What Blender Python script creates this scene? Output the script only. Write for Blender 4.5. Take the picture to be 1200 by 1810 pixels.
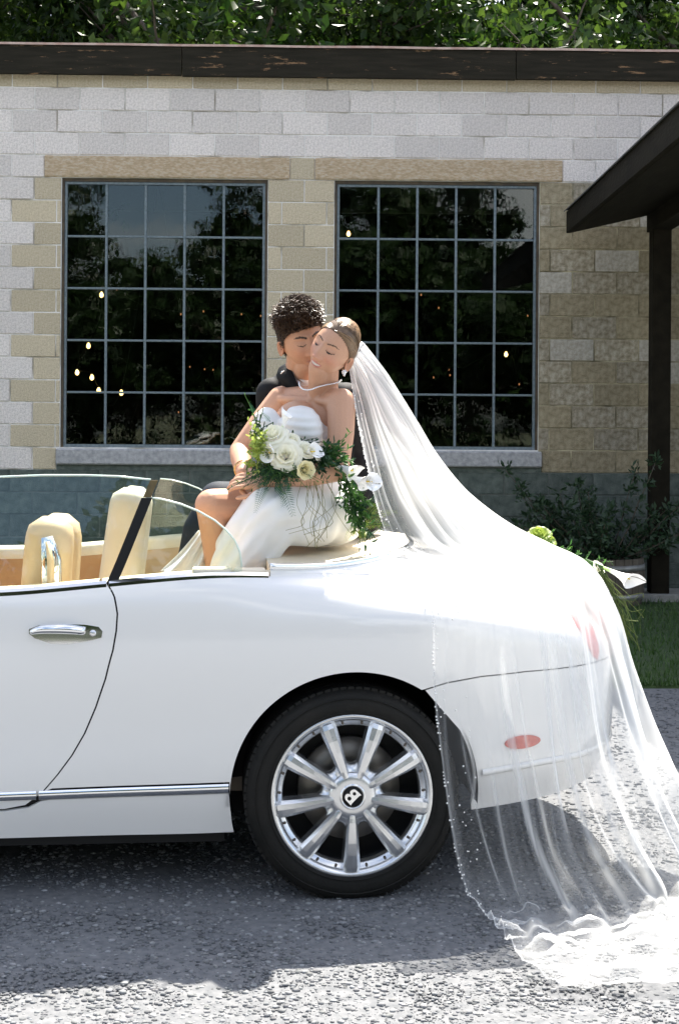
import bpy, bmesh, math, random
import numpy as np
from mathutils import Vector, Matrix, noise
from mathutils.geometry import delaunay_2d_cdt
R = math.radians
for _o in list(bpy.data.objects): bpy.data.objects.remove(_o)
SC = bpy.context.scene
COL = SC.collection
# ------------------------------------------------------------------ camera
F_PX, CAM_H, ROLL = 2513.9, 1.53, R(0.4)
cam_d = bpy.data.cameras.new('camera'); cam = bpy.data.objects.new('camera', cam_d); COL.objects.link(cam)
cam_d.lens = 50; cam_d.sensor_width = 36; cam_d.sensor_fit = 'AUTO'
cam_d.shift_y = -153/1810
cam_d.clip_start = 0.05; cam_d.clip_end = 3000
cam.rotation_mode = 'QUATERNION'
cam.matrix_world = Matrix.Translation((0, 0, CAM_H)) @ Matrix.Rotation(R(90), 4, 'X') @ Matrix.Rotation(ROLL, 4, 'Z')
SC.camera = cam
# ------------------------------------------------------------------ world, sun, exposure
SUN_EL, SUN_AZ = R(57), R(12)          # azimuth from +Y, negative = towards -X
w = bpy.data.worlds.new('World'); SC.world = w; w.use_nodes = True
nt = w.node_tree; nt.nodes.clear()
_out = nt.nodes.new('ShaderNodeOutputWorld'); _bg = nt.nodes.new('ShaderNodeBackground')
_sky = nt.nodes.new('ShaderNodeTexSky'); _sky.sky_type = 'NISHITA'; _sky.sun_disc = False
_sky.sun_elevation = SUN_EL; _sky.sun_rotation = SUN_AZ
_sky.air_density = 1.0; _sky.dust_density = 2.0; _sky.ozone_density = 1.0
_tc = nt.nodes.new('ShaderNodeTexCoord'); _map = nt.nodes.new('ShaderNodeMapping'); _map.inputs['Scale'].default_value = (1, 1, 2.6)
_nz = nt.nodes.new('ShaderNodeTexNoise'); _nz.inputs['Scale'].default_value = 2.6; _nz.inputs['Detail'].default_value = 7; _nz.inputs['Roughness'].default_value = 0.58
_rp = nt.nodes.new('ShaderNodeValToRGB'); _rp.color_ramp.elements[0].position = 0.47; _rp.color_ramp.elements[1].position = 0.64
_mx = nt.nodes.new('ShaderNodeMixRGB'); _mx.inputs['Color2'].default_value = (7.6, 7.45, 7.2, 1)
nt.links.new(_tc.outputs['Generated'], _map.inputs['Vector']); nt.links.new(_map.outputs[0], _nz.inputs['Vector'])
nt.links.new(_nz.outputs['Fac'], _rp.inputs['Fac']); nt.links.new(_rp.outputs['Color'], _mx.inputs['Fac'])
nt.links.new(_sky.outputs['Color'], _mx.inputs['Color1']); nt.links.new(_mx.outputs['Color'], _bg.inputs['Color'])
_bg.inputs['Strength'].default_value = 0.09
nt.links.new(_bg.outputs[0], _out.inputs[0])
sun_d = bpy.data.lights.new('sun', 'SUN'); sun = bpy.data.objects.new('sun', sun_d); COL.objects.link(sun)
sun_d.energy = 5.0; sun_d.angle = R(0.53); sun_d.color = (1.0, 0.94, 0.84)
_sd = Vector((math.sin(SUN_AZ)*math.cos(SUN_EL), math.cos(SUN_AZ)*math.cos(SUN_EL), math.sin(SUN_EL)))
sun.rotation_mode = 'QUATERNION'; sun.rotation_quaternion = _sd.to_track_quat('Z', 'Y')
sun.location = (0, 20, 30)
SC.view_settings.view_transform = 'Standard'; SC.view_settings.look = 'None'
SC.view_settings.exposure = 1.78; SC.view_settings.gamma = 1.0
SC.cycles.transparent_max_bounces = 24; SC.cycles.max_bounces = 10; SC.cycles.diffuse_bounces = 5
SC.cycles.sample_clamp_indirect = 8.0
SC.cycles.use_denoising = True

# ------------------------------------------------------------------ helpers
def ray(px, py):
    x, y = px-600, py-752
    c, s = math.cos(ROLL), math.sin(ROLL)
    return (c*x+s*y)/F_PX, -(-s*x+c*y)/F_PX
def at(px, py, Y):
    dx, dz = ray(px, py)
    return Vector((dx*Y, Y, CAM_H+dz*Y))
def ground(px, py, z=0.0):
    dx, dz = ray(px, py)
    t = (z-CAM_H)/dz
    return Vector((dx*t, t, z))

def mat(name, c, rough=0.6, metal=0.0, c2=None, scale=20.0, detail=4.0, bump=0.0, bscale=None, coat=0.0, spec=0.5,
        c3=None, lo=0.35, hi=0.65, stretch=None, sheen=0.0, sss=0.0, trans=0.0, attr=None, ior=None, randc=0.0):
    m = bpy.data.materials.new(name); m.use_nodes = True
    n = m.node_tree.nodes; l = m.node_tree.links
    b = n['Principled BSDF']
    b.inputs['Base Color'].default_value = (*c, 1); b.inputs['Roughness'].default_value = rough
    b.inputs['Metallic'].default_value = metal; b.inputs['Specular IOR Level'].default_value = spec
    b.inputs['Coat Weight'].default_value = coat; b.inputs['Coat Roughness'].default_value = 0.03
    if sheen: b.inputs['Sheen Weight'].default_value = sheen
    if sss:
        b.inputs['Subsurface Weight'].default_value = sss; b.inputs['Subsurface Radius'].default_value = (0.012, 0.005, 0.003)
        b.inputs['Subsurface Scale'].default_value = 1.0
    if trans: b.inputs['Transmission Weight'].default_value = trans
    if ior: b.inputs['IOR'].default_value = ior
    vec = None
    if c2 is not None or bump:
        tc = n.new('ShaderNodeTexCoord'); mp = n.new('ShaderNodeMapping'); l.new(tc.outputs['Object'], mp.inputs[0])
        if stretch: mp.inputs['Scale'].default_value = stretch
        vec = mp.outputs[0]
    src = None
    if attr:
        a = n.new('ShaderNodeAttribute'); a.attribute_name = attr; src = a.outputs['Color']
    if c2 is not None:
        t = n.new('ShaderNodeTexNoise'); t.inputs['Scale'].default_value = scale; t.inputs['Detail'].default_value = detail
        l.new(vec, t.inputs['Vector'])
        r = n.new('ShaderNodeValToRGB'); e = r.color_ramp.elements
        e[0].position = lo; e[1].position = hi; e[0].color = (*c, 1); e[1].color = (*c2, 1)
        if c3 is not None:
            q = e.new((lo+hi)/2); q.color = (*c3, 1)
        l.new(t.outputs['Fac'], r.inputs[0]); csock = r.outputs[0]
        if src is not None:
            mm = n.new('ShaderNodeMixRGB'); mm.blend_type = 'MULTIPLY'; mm.inputs[0].default_value = 1
            l.new(src, mm.inputs[1]); l.new(csock, mm.inputs[2]); csock = mm.outputs[0]
        src = csock
    if randc:
        oi = n.new('ShaderNodeObjectInfo'); hs = n.new('ShaderNodeHueSaturation')
        mr = n.new('ShaderNodeMapRange'); mr.inputs[3].default_value = 1-randc; mr.inputs[4].default_value = 1+randc
        l.new(oi.outputs['Random'], mr.inputs[0]); l.new(mr.outputs[0], hs.inputs['Value'])
        if src is not None: l.new(src, hs.inputs['Color'])
        else: hs.inputs['Color'].default_value = (*c, 1)
        src = hs.outputs[0]
    if src is not None: l.new(src, b.inputs['Base Color'])
    if bump:
        t2 = n.new('ShaderNodeTexNoise'); t2.inputs['Scale'].default_value = bscale or scale*2; t2.inputs['Detail'].default_value = 5
        l.new(vec, t2.inputs['Vector'])
        bp = n.new('ShaderNodeBump'); bp.inputs['Strength'].default_value = min(bump, 1.0); bp.inputs['Distance'].default_value = 0.01
        l.new(t2.outputs['Fac'], bp.inputs['Height']); l.new(bp.outputs[0], b.inputs['Normal'])
    return m

def leafmat(name, c, c2, transl=0.35, rough=0.45, spec=0.4):
    m = bpy.data.materials.new(name); m.use_nodes = True
    n = m.node_tree.nodes; l = m.node_tree.links
    b = n['Principled BSDF']; o = n['Material Output']
    g = n.new('ShaderNodeNewGeometry'); r = n.new('ShaderNodeValToRGB')
    r.color_ramp.elements[0].color = (*c, 1); r.color_ramp.elements[1].color = (*c2, 1)
    l.new(g.outputs['Random Per Island'], r.inputs[0]); l.new(r.outputs[0], b.inputs['Base Color'])
    b.inputs['Roughness'].default_value = rough; b.inputs['Specular IOR Level'].default_value = spec
    t = n.new('ShaderNodeBsdfTranslucent'); hs = n.new('ShaderNodeHueSaturation'); hs.inputs['Value'].default_value = 1.5; hs.inputs['Saturation'].default_value = 1.1
    l.new(r.outputs[0], hs.inputs['Color']); l.new(hs.outputs[0], t.inputs['Color'])
    mx = n.new('ShaderNodeMixShader'); mx.inputs[0].default_value = transl
    l.new(b.outputs[0], mx.inputs[1]); l.new(t.outputs[0], mx.inputs[2]); l.new(mx.outputs[0], o.inputs['Surface'])
    return m

def tag(o, label=None, cat=None, group=None, kind=None):
    if label: o['label'] = label
    if cat: o['category'] = cat
    if group: o['group'] = group
    if kind: o['kind'] = kind
    return o
def empty(name, loc=(0, 0, 0), rz=0.0, parent=None):
    o = bpy.data.objects.new(name, None); COL.objects.link(o); o.location = loc; o.rotation_euler = (0, 0, rz)
    o.empty_display_size = 0.1
    if parent: o.parent = parent
    return o
def link(name, me, parent=None, m=None):
    o = bpy.data.objects.new(name, me); COL.objects.link(o)
    if m is not None and not me.materials: me.materials.append(m)
    if parent: o.parent = parent
    return o

class MB:
    def __init__(s): s.v = []; s.f = []; s.sm = []; s.c = []
    def add(s, vs, fs, smooth=False, col=None):
        b = len(s.v); s.v += [tuple(v) for v in vs]; s.f += [tuple(i+b for i in f) for f in fs]; s.sm += [smooth]*len(fs)
        s.c += [col or (1, 1, 1)]*len(vs)
    def box(s, x0, x1, y0, y1, z0, z1, M=None, bev=0.0, col=None):
        if bev > 0:
            b = min(bev, abs(x1-x0)/2.01, abs(y1-y0)/2.01, abs(z1-z0)/2.01)
            vs = []
            idx = {}
            for ix, (X, dx) in enumerate(((x0, b), (x1, -b))):
                for iy, (Y, dy) in enumerate(((y0, b), (y1, -b))):
                    for iz, (Z, dz) in enumerate(((z0, b), (z1, -b))):
                        idx[ix, iy, iz] = len(vs)
                        vs += [(X, Y+dy, Z+dz), (X+dx, Y, Z+dz), (X+dx, Y+dy, Z)]
            fs = []
            g = lambda i, j, k, a: idx[i, j, k]+a
            fs += [(g(0,0,0,0), g(0,0,1,0), g(0,1,1,0), g(0,1,0,0)), (g(1,0,0,0), g(1,1,0,0), g(1,1,1,0), g(1,0,1,0)),
                   (g(0,0,0,1), g(1,0,0,1), g(1,0,1,1), g(0,0,1,1)), (g(0,1,0,1), g(0,1,1,1), g(1,1,1,1), g(1,1,0,1)),
                   (g(0,0,0,2), g(0,1,0,2), g(1,1,0,2), g(1,0,0,2)), (g(0,0,1,2), g(1,0,1,2), g(1,1,1,2), g(0,1,1,2))]
            for i in (0, 1):
                for j in (0, 1):
                    a, c = (g(i,j,0,0), g(i,j,1,0)), (g(i,j,0,1), g(i,j,1,1))
                    fs.append((a[0], c[0], c[1], a[1]) if (i ^ j) == 0 else (a[1], c[1], c[0], a[0]))
                    a, c = (g(i,0,j,0), g(i,1,j,0)), (g(i,0,j,2), g(i,1,j,2))
                    fs.append((a[1], c[1], c[0], a[0]) if (i ^ j) == 0 else (a[0], c[0], c[1], a[1]))
                    a, c = (g(0,i,j,1), g(1,i,j,1)), (g(0,i,j,2), g(1,i,j,2))
                    fs.append((a[0], c[0], c[1], a[1]) if (i ^ j) == 0 else (a[1], c[1], c[0], a[0]))
            for i in (0, 1):
                for j in (0, 1):
                    for k in (0, 1):
                        t = idx[i, j, k]
                        fs.append((t, t+1, t+2) if (i+j+k) % 2 == 1 else (t, t+2, t+1))
        else:
            vs = [(x, y, z) for x in (x0, x1) for y in (y0, y1) for z in (z0, z1)]
            fs = [(0, 1, 3, 2), (4, 6, 7, 5), (0, 4, 5, 1), (2, 3, 7, 6), (0, 2, 6, 4), (1, 5, 7, 3)]
        if M is not None: vs = [M @ Vector(v) for v in vs]
        s.add(vs, fs, False, col)
    def tube(s, pts, rad, n=8, cap=True, smooth=True, flat=1.0, up=None, col=None):
        pts = [Vector(p) for p in pts]
        if not hasattr(rad, '__len__'): rad = [rad]*len(pts)
        vs, fs = [], []
        t0 = (pts[1]-pts[0]).normalized()
        a = Vector(up) if up is not None else (Vector((0, 0, 1)) if abs(t0.z) < 0.9 else Vector((1, 0, 0)))
        for i, p in enumerate(pts):
            t = (pts[min(i+1, len(pts)-1)]-pts[max(i-1, 0)])
            if t.length < 1e-9: t = t0
            t = t.normalized()
            u = a-t*a.dot(t)
            if u.length < 1e-6: u = t.orthogonal()
            u.normalize(); v = t.cross(u); a = u if up is None else a
            for k in range(n):
                an = 2*math.pi*k/n
                vs.append(p+(u*math.cos(an)*flat+v*math.sin(an))*rad[i])
        for i in range(len(pts)-1):
            for k in range(n):
                k2 = (k+1) % n
                fs.append((i*n+k, i*n+k2, (i+1)*n+k2, (i+1)*n+k))
        if cap:
            fs.append(tuple(range(n-1, -1, -1))); fs.append(tuple((len(pts)-1)*n+k for k in range(n)))
        s.add(vs, fs, smooth, col)
    def lathe(s, prof, n=48, M=None, smooth=True, close=False, col=None):
        """prof: (radius, height) pairs, spun about local Z"""
        vs, fs = [], []
        for (r_, h_) in prof:
            for k in range(n):
                an = 2*math.pi*k/n
                vs.append(Vector((r_*math.cos(an), r_*math.sin(an), h_)))
        m = len(prof)
        for i in range(m-1 if not close else m):
            j = (i+1) % m
            for k in range(n):
                k2 = (k+1) % n
                fs.append((i*n+k, i*n+k2, j*n+k2, j*n+k))
        if M is not None: vs = [M @ v for v in vs]
        s.add(vs, fs, smooth, col)
    def ball(s, c, r, nu=16, nv=10, M=None, col=None):
        c = Vector(c); r = (r, r, r) if not hasattr(r, '__len__') else r
        vs, fs = [], []
        for j in range(nv+1):
            ph = math.pi*j/nv
            for k in range(nu):
                th = 2*math.pi*k/nu
                v = Vector((r[0]*math.sin(ph)*math.cos(th), r[1]*math.sin(ph)*math.sin(th), r[2]*math.cos(ph)))
                if M is not None: v = M @ v
                vs.append(c+v)
        for j in range(nv):
            for k in range(nu):
                k2 = (k+1) % nu
                fs.append((j*nu+k, (j+1)*nu+k, (j+1)*nu+k2, j*nu+k2))
        s.add(vs, fs, True, col)
    def mesh(s, name, m=None, colors=False):
        me = bpy.data.meshes.new(name); me.from_pydata(s.v, [], s.f)
        me.polygons.foreach_set('use_smooth', s.sm)
        if colors:
            ca = me.color_attributes.new('Col', 'FLOAT_COLOR', 'POINT')
            ca.data.foreach_set('color', np.array([(*c, 1) for c in s.c], dtype=np.float32).ravel())
        if m is not None: me.materials.append(m)
        me.update()
        return me
    def build(s, name, m=None, parent=None, colors=False):
        return link(name, s.mesh(name, m, colors), parent)

def crv(pts, n):
    """Catmull-Rom through pts (tuples of any size), n samples"""
    P = np.array([tuple(p) for p in pts], float); K = len(P)
    out = []
    for i in range(n):
        t = i/(n-1)*(K-1); k = min(int(t), K-2); u = t-k
        p0, p1, p2, p3 = P[max(k-1, 0)], P[k], P[k+1], P[min(k+2, K-1)]
        if k == 0: p0 = 2*p1-p2
        if k+2 > K-1: p3 = 2*p2-p1
        out.append(0.5*((2*p1)+(-p0+p2)*u+(2*p0-5*p1+4*p2-p3)*u*u+(-p0+3*p1-3*p2+p3)*u**3))
    return np.array(out)
def interp(x, xs, ys):
    return float(np.interp(x, xs, ys))
def smoothstep(a, b, x):
    t = max(0.0, min(1.0, (x-a)/(b-a))); return t*t*(3-2*t)
# ================================================================== SETTING
rng = random.Random(7)
m_ground = mat('earth', (0.10, 0.085, 0.06), 0.95, c2=(0.06, 0.09, 0.03), scale=0.6)
m_gravel = mat('gravel_fines', (0.120, 0.126, 0.134), 0.95, spec=0.1, c2=(0.19, 0.193, 0.20), scale=34, detail=9, bump=0.18, bscale=110, lo=0.3, hi=0.7)
m_lawn = mat('lawn_soil', (0.030, 0.055, 0.018), 0.95, c2=(0.05, 0.085, 0.025), scale=9, bump=0.8, bscale=60)
b = MB(); b.add([(-1500, -1500, -0.12), (1500, -1500, -0.12), (1500, 1500, -0.12), (-1500, 1500, -0.12)], [(0, 1, 2, 3)])
tag(b.build('ground', m_ground), kind='structure')
# the gravel drive: gently uneven sheet
LAWN_Y = 8.35
b = MB(); nx, ny = 150, 110
xs = np.linspace(-1, 1, nx); ys = np.linspace(0, 1, ny)
gx = np.sign(xs)*np.abs(xs)**1.6*26; gy = -24+ys**0.8*(LAWN_Y+24)
def gz(x, y):
    d = min(1, max(0, (abs(x-0.3)-0.2)/2))
    return 0.010*noise.noise((x*1.3, y*1.3, 3.1))+0.006*noise.noise((x*4.5, y*4.5, 1.7))-0.004
vs = [(x, y, gz(x, y)) for y in gy for x in gx]
fs = [(j*nx+i, j*nx+i+1, (j+1)*nx+i+1, (j+1)*nx+i) for j in range(ny-1) for i in range(nx-1)]
b.add(vs, fs, True)
tag(b.build('gravel_drive', m_gravel), kind='structure')
# loose stones on the drive
def pebble_protos(k):
    out = []
    bm = bmesh.new(); bmesh.ops.create_icosphere(bm, subdivisions=1, radius=1.0)
    base = np.array([v.co[:] for v in bm.verts]); faces = [tuple(v.index for v in f.verts) for f in bm.faces]; bm.free()
    for i in range(k):
        r2 = np.random.RandomState(i)
        p = base*(1+0.38*(r2.rand(len(base), 1)-0.5))*np.array([1, 0.65+0.4*r2.rand(), 0.26+0.22*r2.rand()])
        out.append(p)
    return out, np.array(faces)
PB, PF = pebble_protos(14)
def scatter_stones(name, n, region, smin, smax, matl, seed, power=3.0, sink=0.40):
    r2 = np.random.RandomState(seed); V, Fc, C = [], [], []
    base = 0
    for i in range(n):
        x, y = region(r2)
        s = smin+(smax-smin)*r2.rand()**power
        a = r2.rand()*6.283; ca, sa = math.cos(a), math.sin(a)
        p = PB[r2.randint(14)]*s
        q = np.empty_like(p); q[:, 0] = p[:, 0]*ca-p[:, 1]*sa+x; q[:, 1] = p[:, 0]*sa+p[:, 1]*ca+y
        q[:, 2] = p[:, 2]+gz(x, y)+s*(0.5-sink)
        V.append(q); Fc.append(PF+base); base += len(p)
        g = 0.66+0.5*r2.rand(); C.append(np.tile([g*(1+.05*(r2.rand()-.5)), g, g*(1+.05*(r2.rand()-.5)), 1], (len(p), 1)))
    V = np.concatenate(V); Fc = np.concatenate(Fc); C = np.concatenate(C)
    me = bpy.data.meshes.new(name)
    me.vertices.add(len(V)); me.vertices.foreach_set('co', V.ravel())
    me.loops.add(Fc.size); me.loops.foreach_set('vertex_index', Fc.ravel().astype(np.int32))
    me.polygons.add(len(Fc)); me.polygons.foreach_set('loop_start', np.arange(0, Fc.size, 3, dtype=np.int32))
    me.update(calc_edges=True)
    ca = me.color_attributes.new('Col', 'FLOAT_COLOR', 'POINT'); ca.data.foreach_set('color', C.astype(np.float32).ravel())
    me.materials.append(matl)
    return link(name, me)
m_stone = mat('gravel_stone', (0.19, 0.195, 0.202), 0.9, spec=0.1, c2=(0.115, 0.12, 0.128), scale=60, attr='Col')
def reg_near(r2):
    y = 3.1+2.6*r2.rand()**1.1; return (r2.rand()*2-1)*0.27*y, y
def reg_side(r2):
    y = 5.4+2.9*r2.rand(); return 0.5+r2.rand()*2.2, y
o = scatter_stones('gravel', 42000, reg_near, 0.0016, 0.0105, m_stone, 1, 4.5); tag(o, 'loose grey crushed stone gravel strewn over the drive around the car', 'gravel', kind='stuff')
m_stone2 = mat('pale_stone', (0.30, 0.305, 0.31), 0.9, spec=0.1, c2=(0.18, 0.185, 0.19), scale=50, attr='Col')
o = scatter_stones('gravel', 9000, reg_near, 0.0035, 0.013, m_stone2, 7, 2.6); tag(o, 'paler larger stones scattered among the gravel beside the car', 'gravel', kind='stuff')
o = scatter_stones('gravel', 9000, reg_side, 0.003, 0.015, m_stone, 2, 2.6); tag(o, 'shaded loose gravel between the car tail and the lawn edge', 'gravel', kind='stuff')
# lawn with grass
b = MB(); b.add([(-26, LAWN_Y-0.02, -0.05), (26, LAWN_Y-0.02, -0.05), (26, LAWN_Y+0.03, 0.012), (-26, LAWN_Y+0.03, 0.012), (26, 14, 0.012), (-26, 14, 0.012)], [(0, 1, 2, 3), (3, 2, 4, 5)])
tag(b.build('lawn', m_lawn), kind='structure')
m_grass = leafmat('grass_blade', (0.035, 0.075, 0.018), (0.07, 0.13, 0.035), 0.25)
b = MB(); r2 = random.Random(3)
for i in range(17000):
    x = r2.uniform(0.8, 5.5) if r2.random() < 0.75 else r2.uniform(-6, 1); y = LAWN_Y+0.02+(12.3-LAWN_Y)*r2.random()
    if r2.random() < 0.08: y = LAWN_Y+0.06*r2.random()
    a = r2.uniform(0, 6.28); h_ = r2.uniform(0.03, 0.075); wd = 0.004+0.003*r2.random()
    dx, dy = math.cos(a)*wd, math.sin(a)*wd; lx, ly = r2.gauss(0, .02), r2.gauss(0, .02)
    b.add([(x-dx, y-dy, 0.01), (x+dx, y+dy, 0.01), (x+lx, y+ly, 0.01+h_)], [(0, 1, 2)])
tag(b.build('grass', m_grass), 'short dark green lawn grass in front of the block building', 'grass', kind='stuff')

# ------------------------------------------------------------------ block building
WY, WYAW = 12.9, R(1.0)
bld = empty('block_building', (0, WY, 0), WYAW)
tag(bld, 'single storey concrete block building with two gridded steel windows and dark brown fascia', 'building')
def wall_pt(px, py, d=0.0):
    """pixel -> building-local (x, z) on the plane y=d in front(-)/behind(+)"""
    dx, dz = ray(px, py); c, s = math.cos(WYAW), math.sin(WYAW)
    t = (d+WY*c)/(-s*dx+c)
    X, Y = t*dx, t-WY
    return X*c+Y*s, CAM_H+t*dz
# courses
CH, BL = 0.2032, 0.4064
z_top = wall_pt(600, 160)[1]
winL = [wall_pt(108, 560)[0], wall_pt(472, 560)[0]]
winR = [wall_pt(590, 560)[0], wall_pt(952, 560)[0]]
z_wt = z_top-4*CH; z_wb = z_wt-12*CH
xA = wall_pt(301, 180)[0]
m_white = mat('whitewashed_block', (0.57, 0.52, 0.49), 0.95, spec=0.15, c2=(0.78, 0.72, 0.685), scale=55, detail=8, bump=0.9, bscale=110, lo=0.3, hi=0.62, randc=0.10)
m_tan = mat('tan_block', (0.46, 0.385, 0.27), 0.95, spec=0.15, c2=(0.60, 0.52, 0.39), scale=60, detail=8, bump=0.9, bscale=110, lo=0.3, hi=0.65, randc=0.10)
m_greyb = mat('shade_grey_block', (0.22, 0.185, 0.125), 0.95, spec=0.15, c2=(0.44, 0.39, 0.31), scale=22, detail=9, bump=0.9, bscale=110, randc=0.16)  # this and the next two: mixed block tones with porch shade put in
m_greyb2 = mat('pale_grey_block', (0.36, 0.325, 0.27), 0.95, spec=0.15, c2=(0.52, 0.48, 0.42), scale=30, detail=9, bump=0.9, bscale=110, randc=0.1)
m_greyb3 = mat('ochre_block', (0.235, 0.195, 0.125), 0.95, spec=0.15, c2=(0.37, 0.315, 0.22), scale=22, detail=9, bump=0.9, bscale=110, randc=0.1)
m_green_blk = mat('dark_green_block', (0.075, 0.092, 0.082), 0.9, spec=0.15, c2=(0.135, 0.155, 0.14), scale=14, detail=8, bump=0.8, bscale=90, randc=0.12)  # dark green-grey blocks for the wall below sill level
m_mortar = mat('mortar', (0.36, 0.33, 0.27), 0.95, c2=(0.80, 0.78, 0.75), scale=2.6, detail=7, bump=0.5, bscale=90, lo=0.37, hi=0.52)
m_lintel = mat('lintel_stone', (0.40, 0.31, 0.20), 0.95, spec=0.15, c2=(0.55, 0.47, 0.36), scale=26, detail=10, bump=1.0, bscale=60, stretch=(1, 1, 2.5), c3=(0.50, 0.38, 0.26))
m_sill = mat('sill_concrete', (0.30, 0.30, 0.31), 0.9, c2=(0.45, 0.44, 0.45), scale=24, detail=8, bump=0.6, bscale=70)
wall = MB()
# mortar backing with the two openings (front at y=0.012, back at 0.2)
def slab(mb, x0, x1, z0, z1, y0=0.0095, y1=0.20):
    if x1-x0 > 1e-4 and z1-z0 > 1e-4: mb.box(x0, x1, y0, y1, z0, z1)
Z0, ZT = -0.12, 4.80
slab(wall, -11, winL[0], Z0, ZT); slab(wall, winL[1], winR[0], Z0, ZT); slab(wall, winR[1], 11, Z0, ZT)
for wn in (winL, winR):
    slab(wall, wn[0], wn[1], Z0, z_wb); slab(wall, wn[0], wn[1], z_wt, ZT)
wall_o = wall.build('wall', m_mortar, bld)
m_mort_d = mat('dark_green_mortar', (0.07, 0.085, 0.075), 0.95, c2=(0.17, 0.18, 0.165), scale=2.6, detail=7, bump=0.5, bscale=90)  # dark green-grey joints for the same low band
m_mort_t = mat('shade_tan_mortar', (0.10, 0.085, 0.05), 0.95, c2=(0.50, 0.44, 0.30), scale=4, detail=7, bump=0.5, bscale=90)
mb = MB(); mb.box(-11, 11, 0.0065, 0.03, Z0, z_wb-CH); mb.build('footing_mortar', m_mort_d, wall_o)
mb = MB(); mb.box(winR[1]+0.002, 11, 0.0067, 0.03, z_wb-CH+0.001, z_wt-0.004); mb.build('shade_toned_mortar', m_mort_t, wall_o)  # joints right of the window, porch shade put into their colour
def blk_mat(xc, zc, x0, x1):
    if zc < z_wb-CH*1.0: return m_green_blk
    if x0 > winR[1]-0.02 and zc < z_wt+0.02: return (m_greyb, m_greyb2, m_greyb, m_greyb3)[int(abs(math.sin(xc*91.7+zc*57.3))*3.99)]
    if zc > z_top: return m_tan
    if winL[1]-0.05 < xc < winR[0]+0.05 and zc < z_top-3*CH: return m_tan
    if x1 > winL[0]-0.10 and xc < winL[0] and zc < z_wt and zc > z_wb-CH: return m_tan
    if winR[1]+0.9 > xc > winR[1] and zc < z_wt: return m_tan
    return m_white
blocks = []
k_lo = int(math.floor((z_top-Z0)/CH))
for k in range(-2, k_lo+1):
    zt_, zb_ = z_top-k*CH, z_top-(k+1)*CH
    if k < 0: zt_, zb_ = z_top+CH*(-k), z_top+CH*(-k-1)
    off = 0 if k % 2 == 0 else BL/2
    n0 = int(math.floor((-3.7-xA)/BL)); n1 = int(math.ceil((3.75-xA)/BL))
    for i in range(n0, n1):
        x0 = xA+off+i*BL; x1 = x0+BL
        segs = [(x0, x1)]
        zc = (zt_+zb_)/2
        holes = []
        if z_wb < zc < z_wt: holes = [winL, winR]
        elif z_wb-CH < zc < z_wb: holes = [(winL[0]-0.03, winL[1]+0.03), (winR[0]-0.03, winR[1]+0.03)]
        elif k == 3: holes = [(wall_pt(80, 300)[0], wall_pt(512, 300)[0]), (wall_pt(557, 300)[0], wall_pt(993, 300)[0])]
        for h0, h1 in holes:
            ns = []
            for a, c in segs:
                if c <= h0 or a >= h1: ns.append((a, c)); continue
                if a < h0: ns.append((a, h0))
                if c > h1: ns.append((h1, c))
            segs = ns
        for a, c in segs:
            if c-a < 0.035: continue
            blocks.append((a, c, zb_, zt_, k))
cache = {}
vis = [q for q in blocks if not (q[3] < 0.05)]
rest = MB(); brng = random.Random(11)
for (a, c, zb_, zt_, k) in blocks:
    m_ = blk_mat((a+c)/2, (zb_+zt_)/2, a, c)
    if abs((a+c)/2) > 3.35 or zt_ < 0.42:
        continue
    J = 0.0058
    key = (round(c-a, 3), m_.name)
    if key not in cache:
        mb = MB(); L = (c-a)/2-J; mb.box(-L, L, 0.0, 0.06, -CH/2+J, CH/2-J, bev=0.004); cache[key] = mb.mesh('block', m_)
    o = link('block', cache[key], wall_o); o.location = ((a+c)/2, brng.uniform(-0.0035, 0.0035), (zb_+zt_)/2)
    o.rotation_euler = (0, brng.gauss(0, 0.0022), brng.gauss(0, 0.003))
# blocks outside the frame and near the footing stay one mesh
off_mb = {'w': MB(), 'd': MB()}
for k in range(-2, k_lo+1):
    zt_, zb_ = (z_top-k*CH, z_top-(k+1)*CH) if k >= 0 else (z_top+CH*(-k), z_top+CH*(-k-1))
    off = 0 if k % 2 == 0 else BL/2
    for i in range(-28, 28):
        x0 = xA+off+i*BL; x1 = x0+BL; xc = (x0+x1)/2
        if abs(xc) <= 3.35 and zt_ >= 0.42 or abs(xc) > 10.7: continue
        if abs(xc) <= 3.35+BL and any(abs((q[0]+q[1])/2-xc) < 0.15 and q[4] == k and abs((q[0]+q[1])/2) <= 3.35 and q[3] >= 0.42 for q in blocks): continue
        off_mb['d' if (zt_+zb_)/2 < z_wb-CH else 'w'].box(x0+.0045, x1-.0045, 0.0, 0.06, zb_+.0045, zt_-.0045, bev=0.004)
for kk, mm in (('w', m_white), ('d', m_green_blk)):
    tag(off_mb[kk].build('block_courses', mm, wall_o), kind='stuff')
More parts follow.
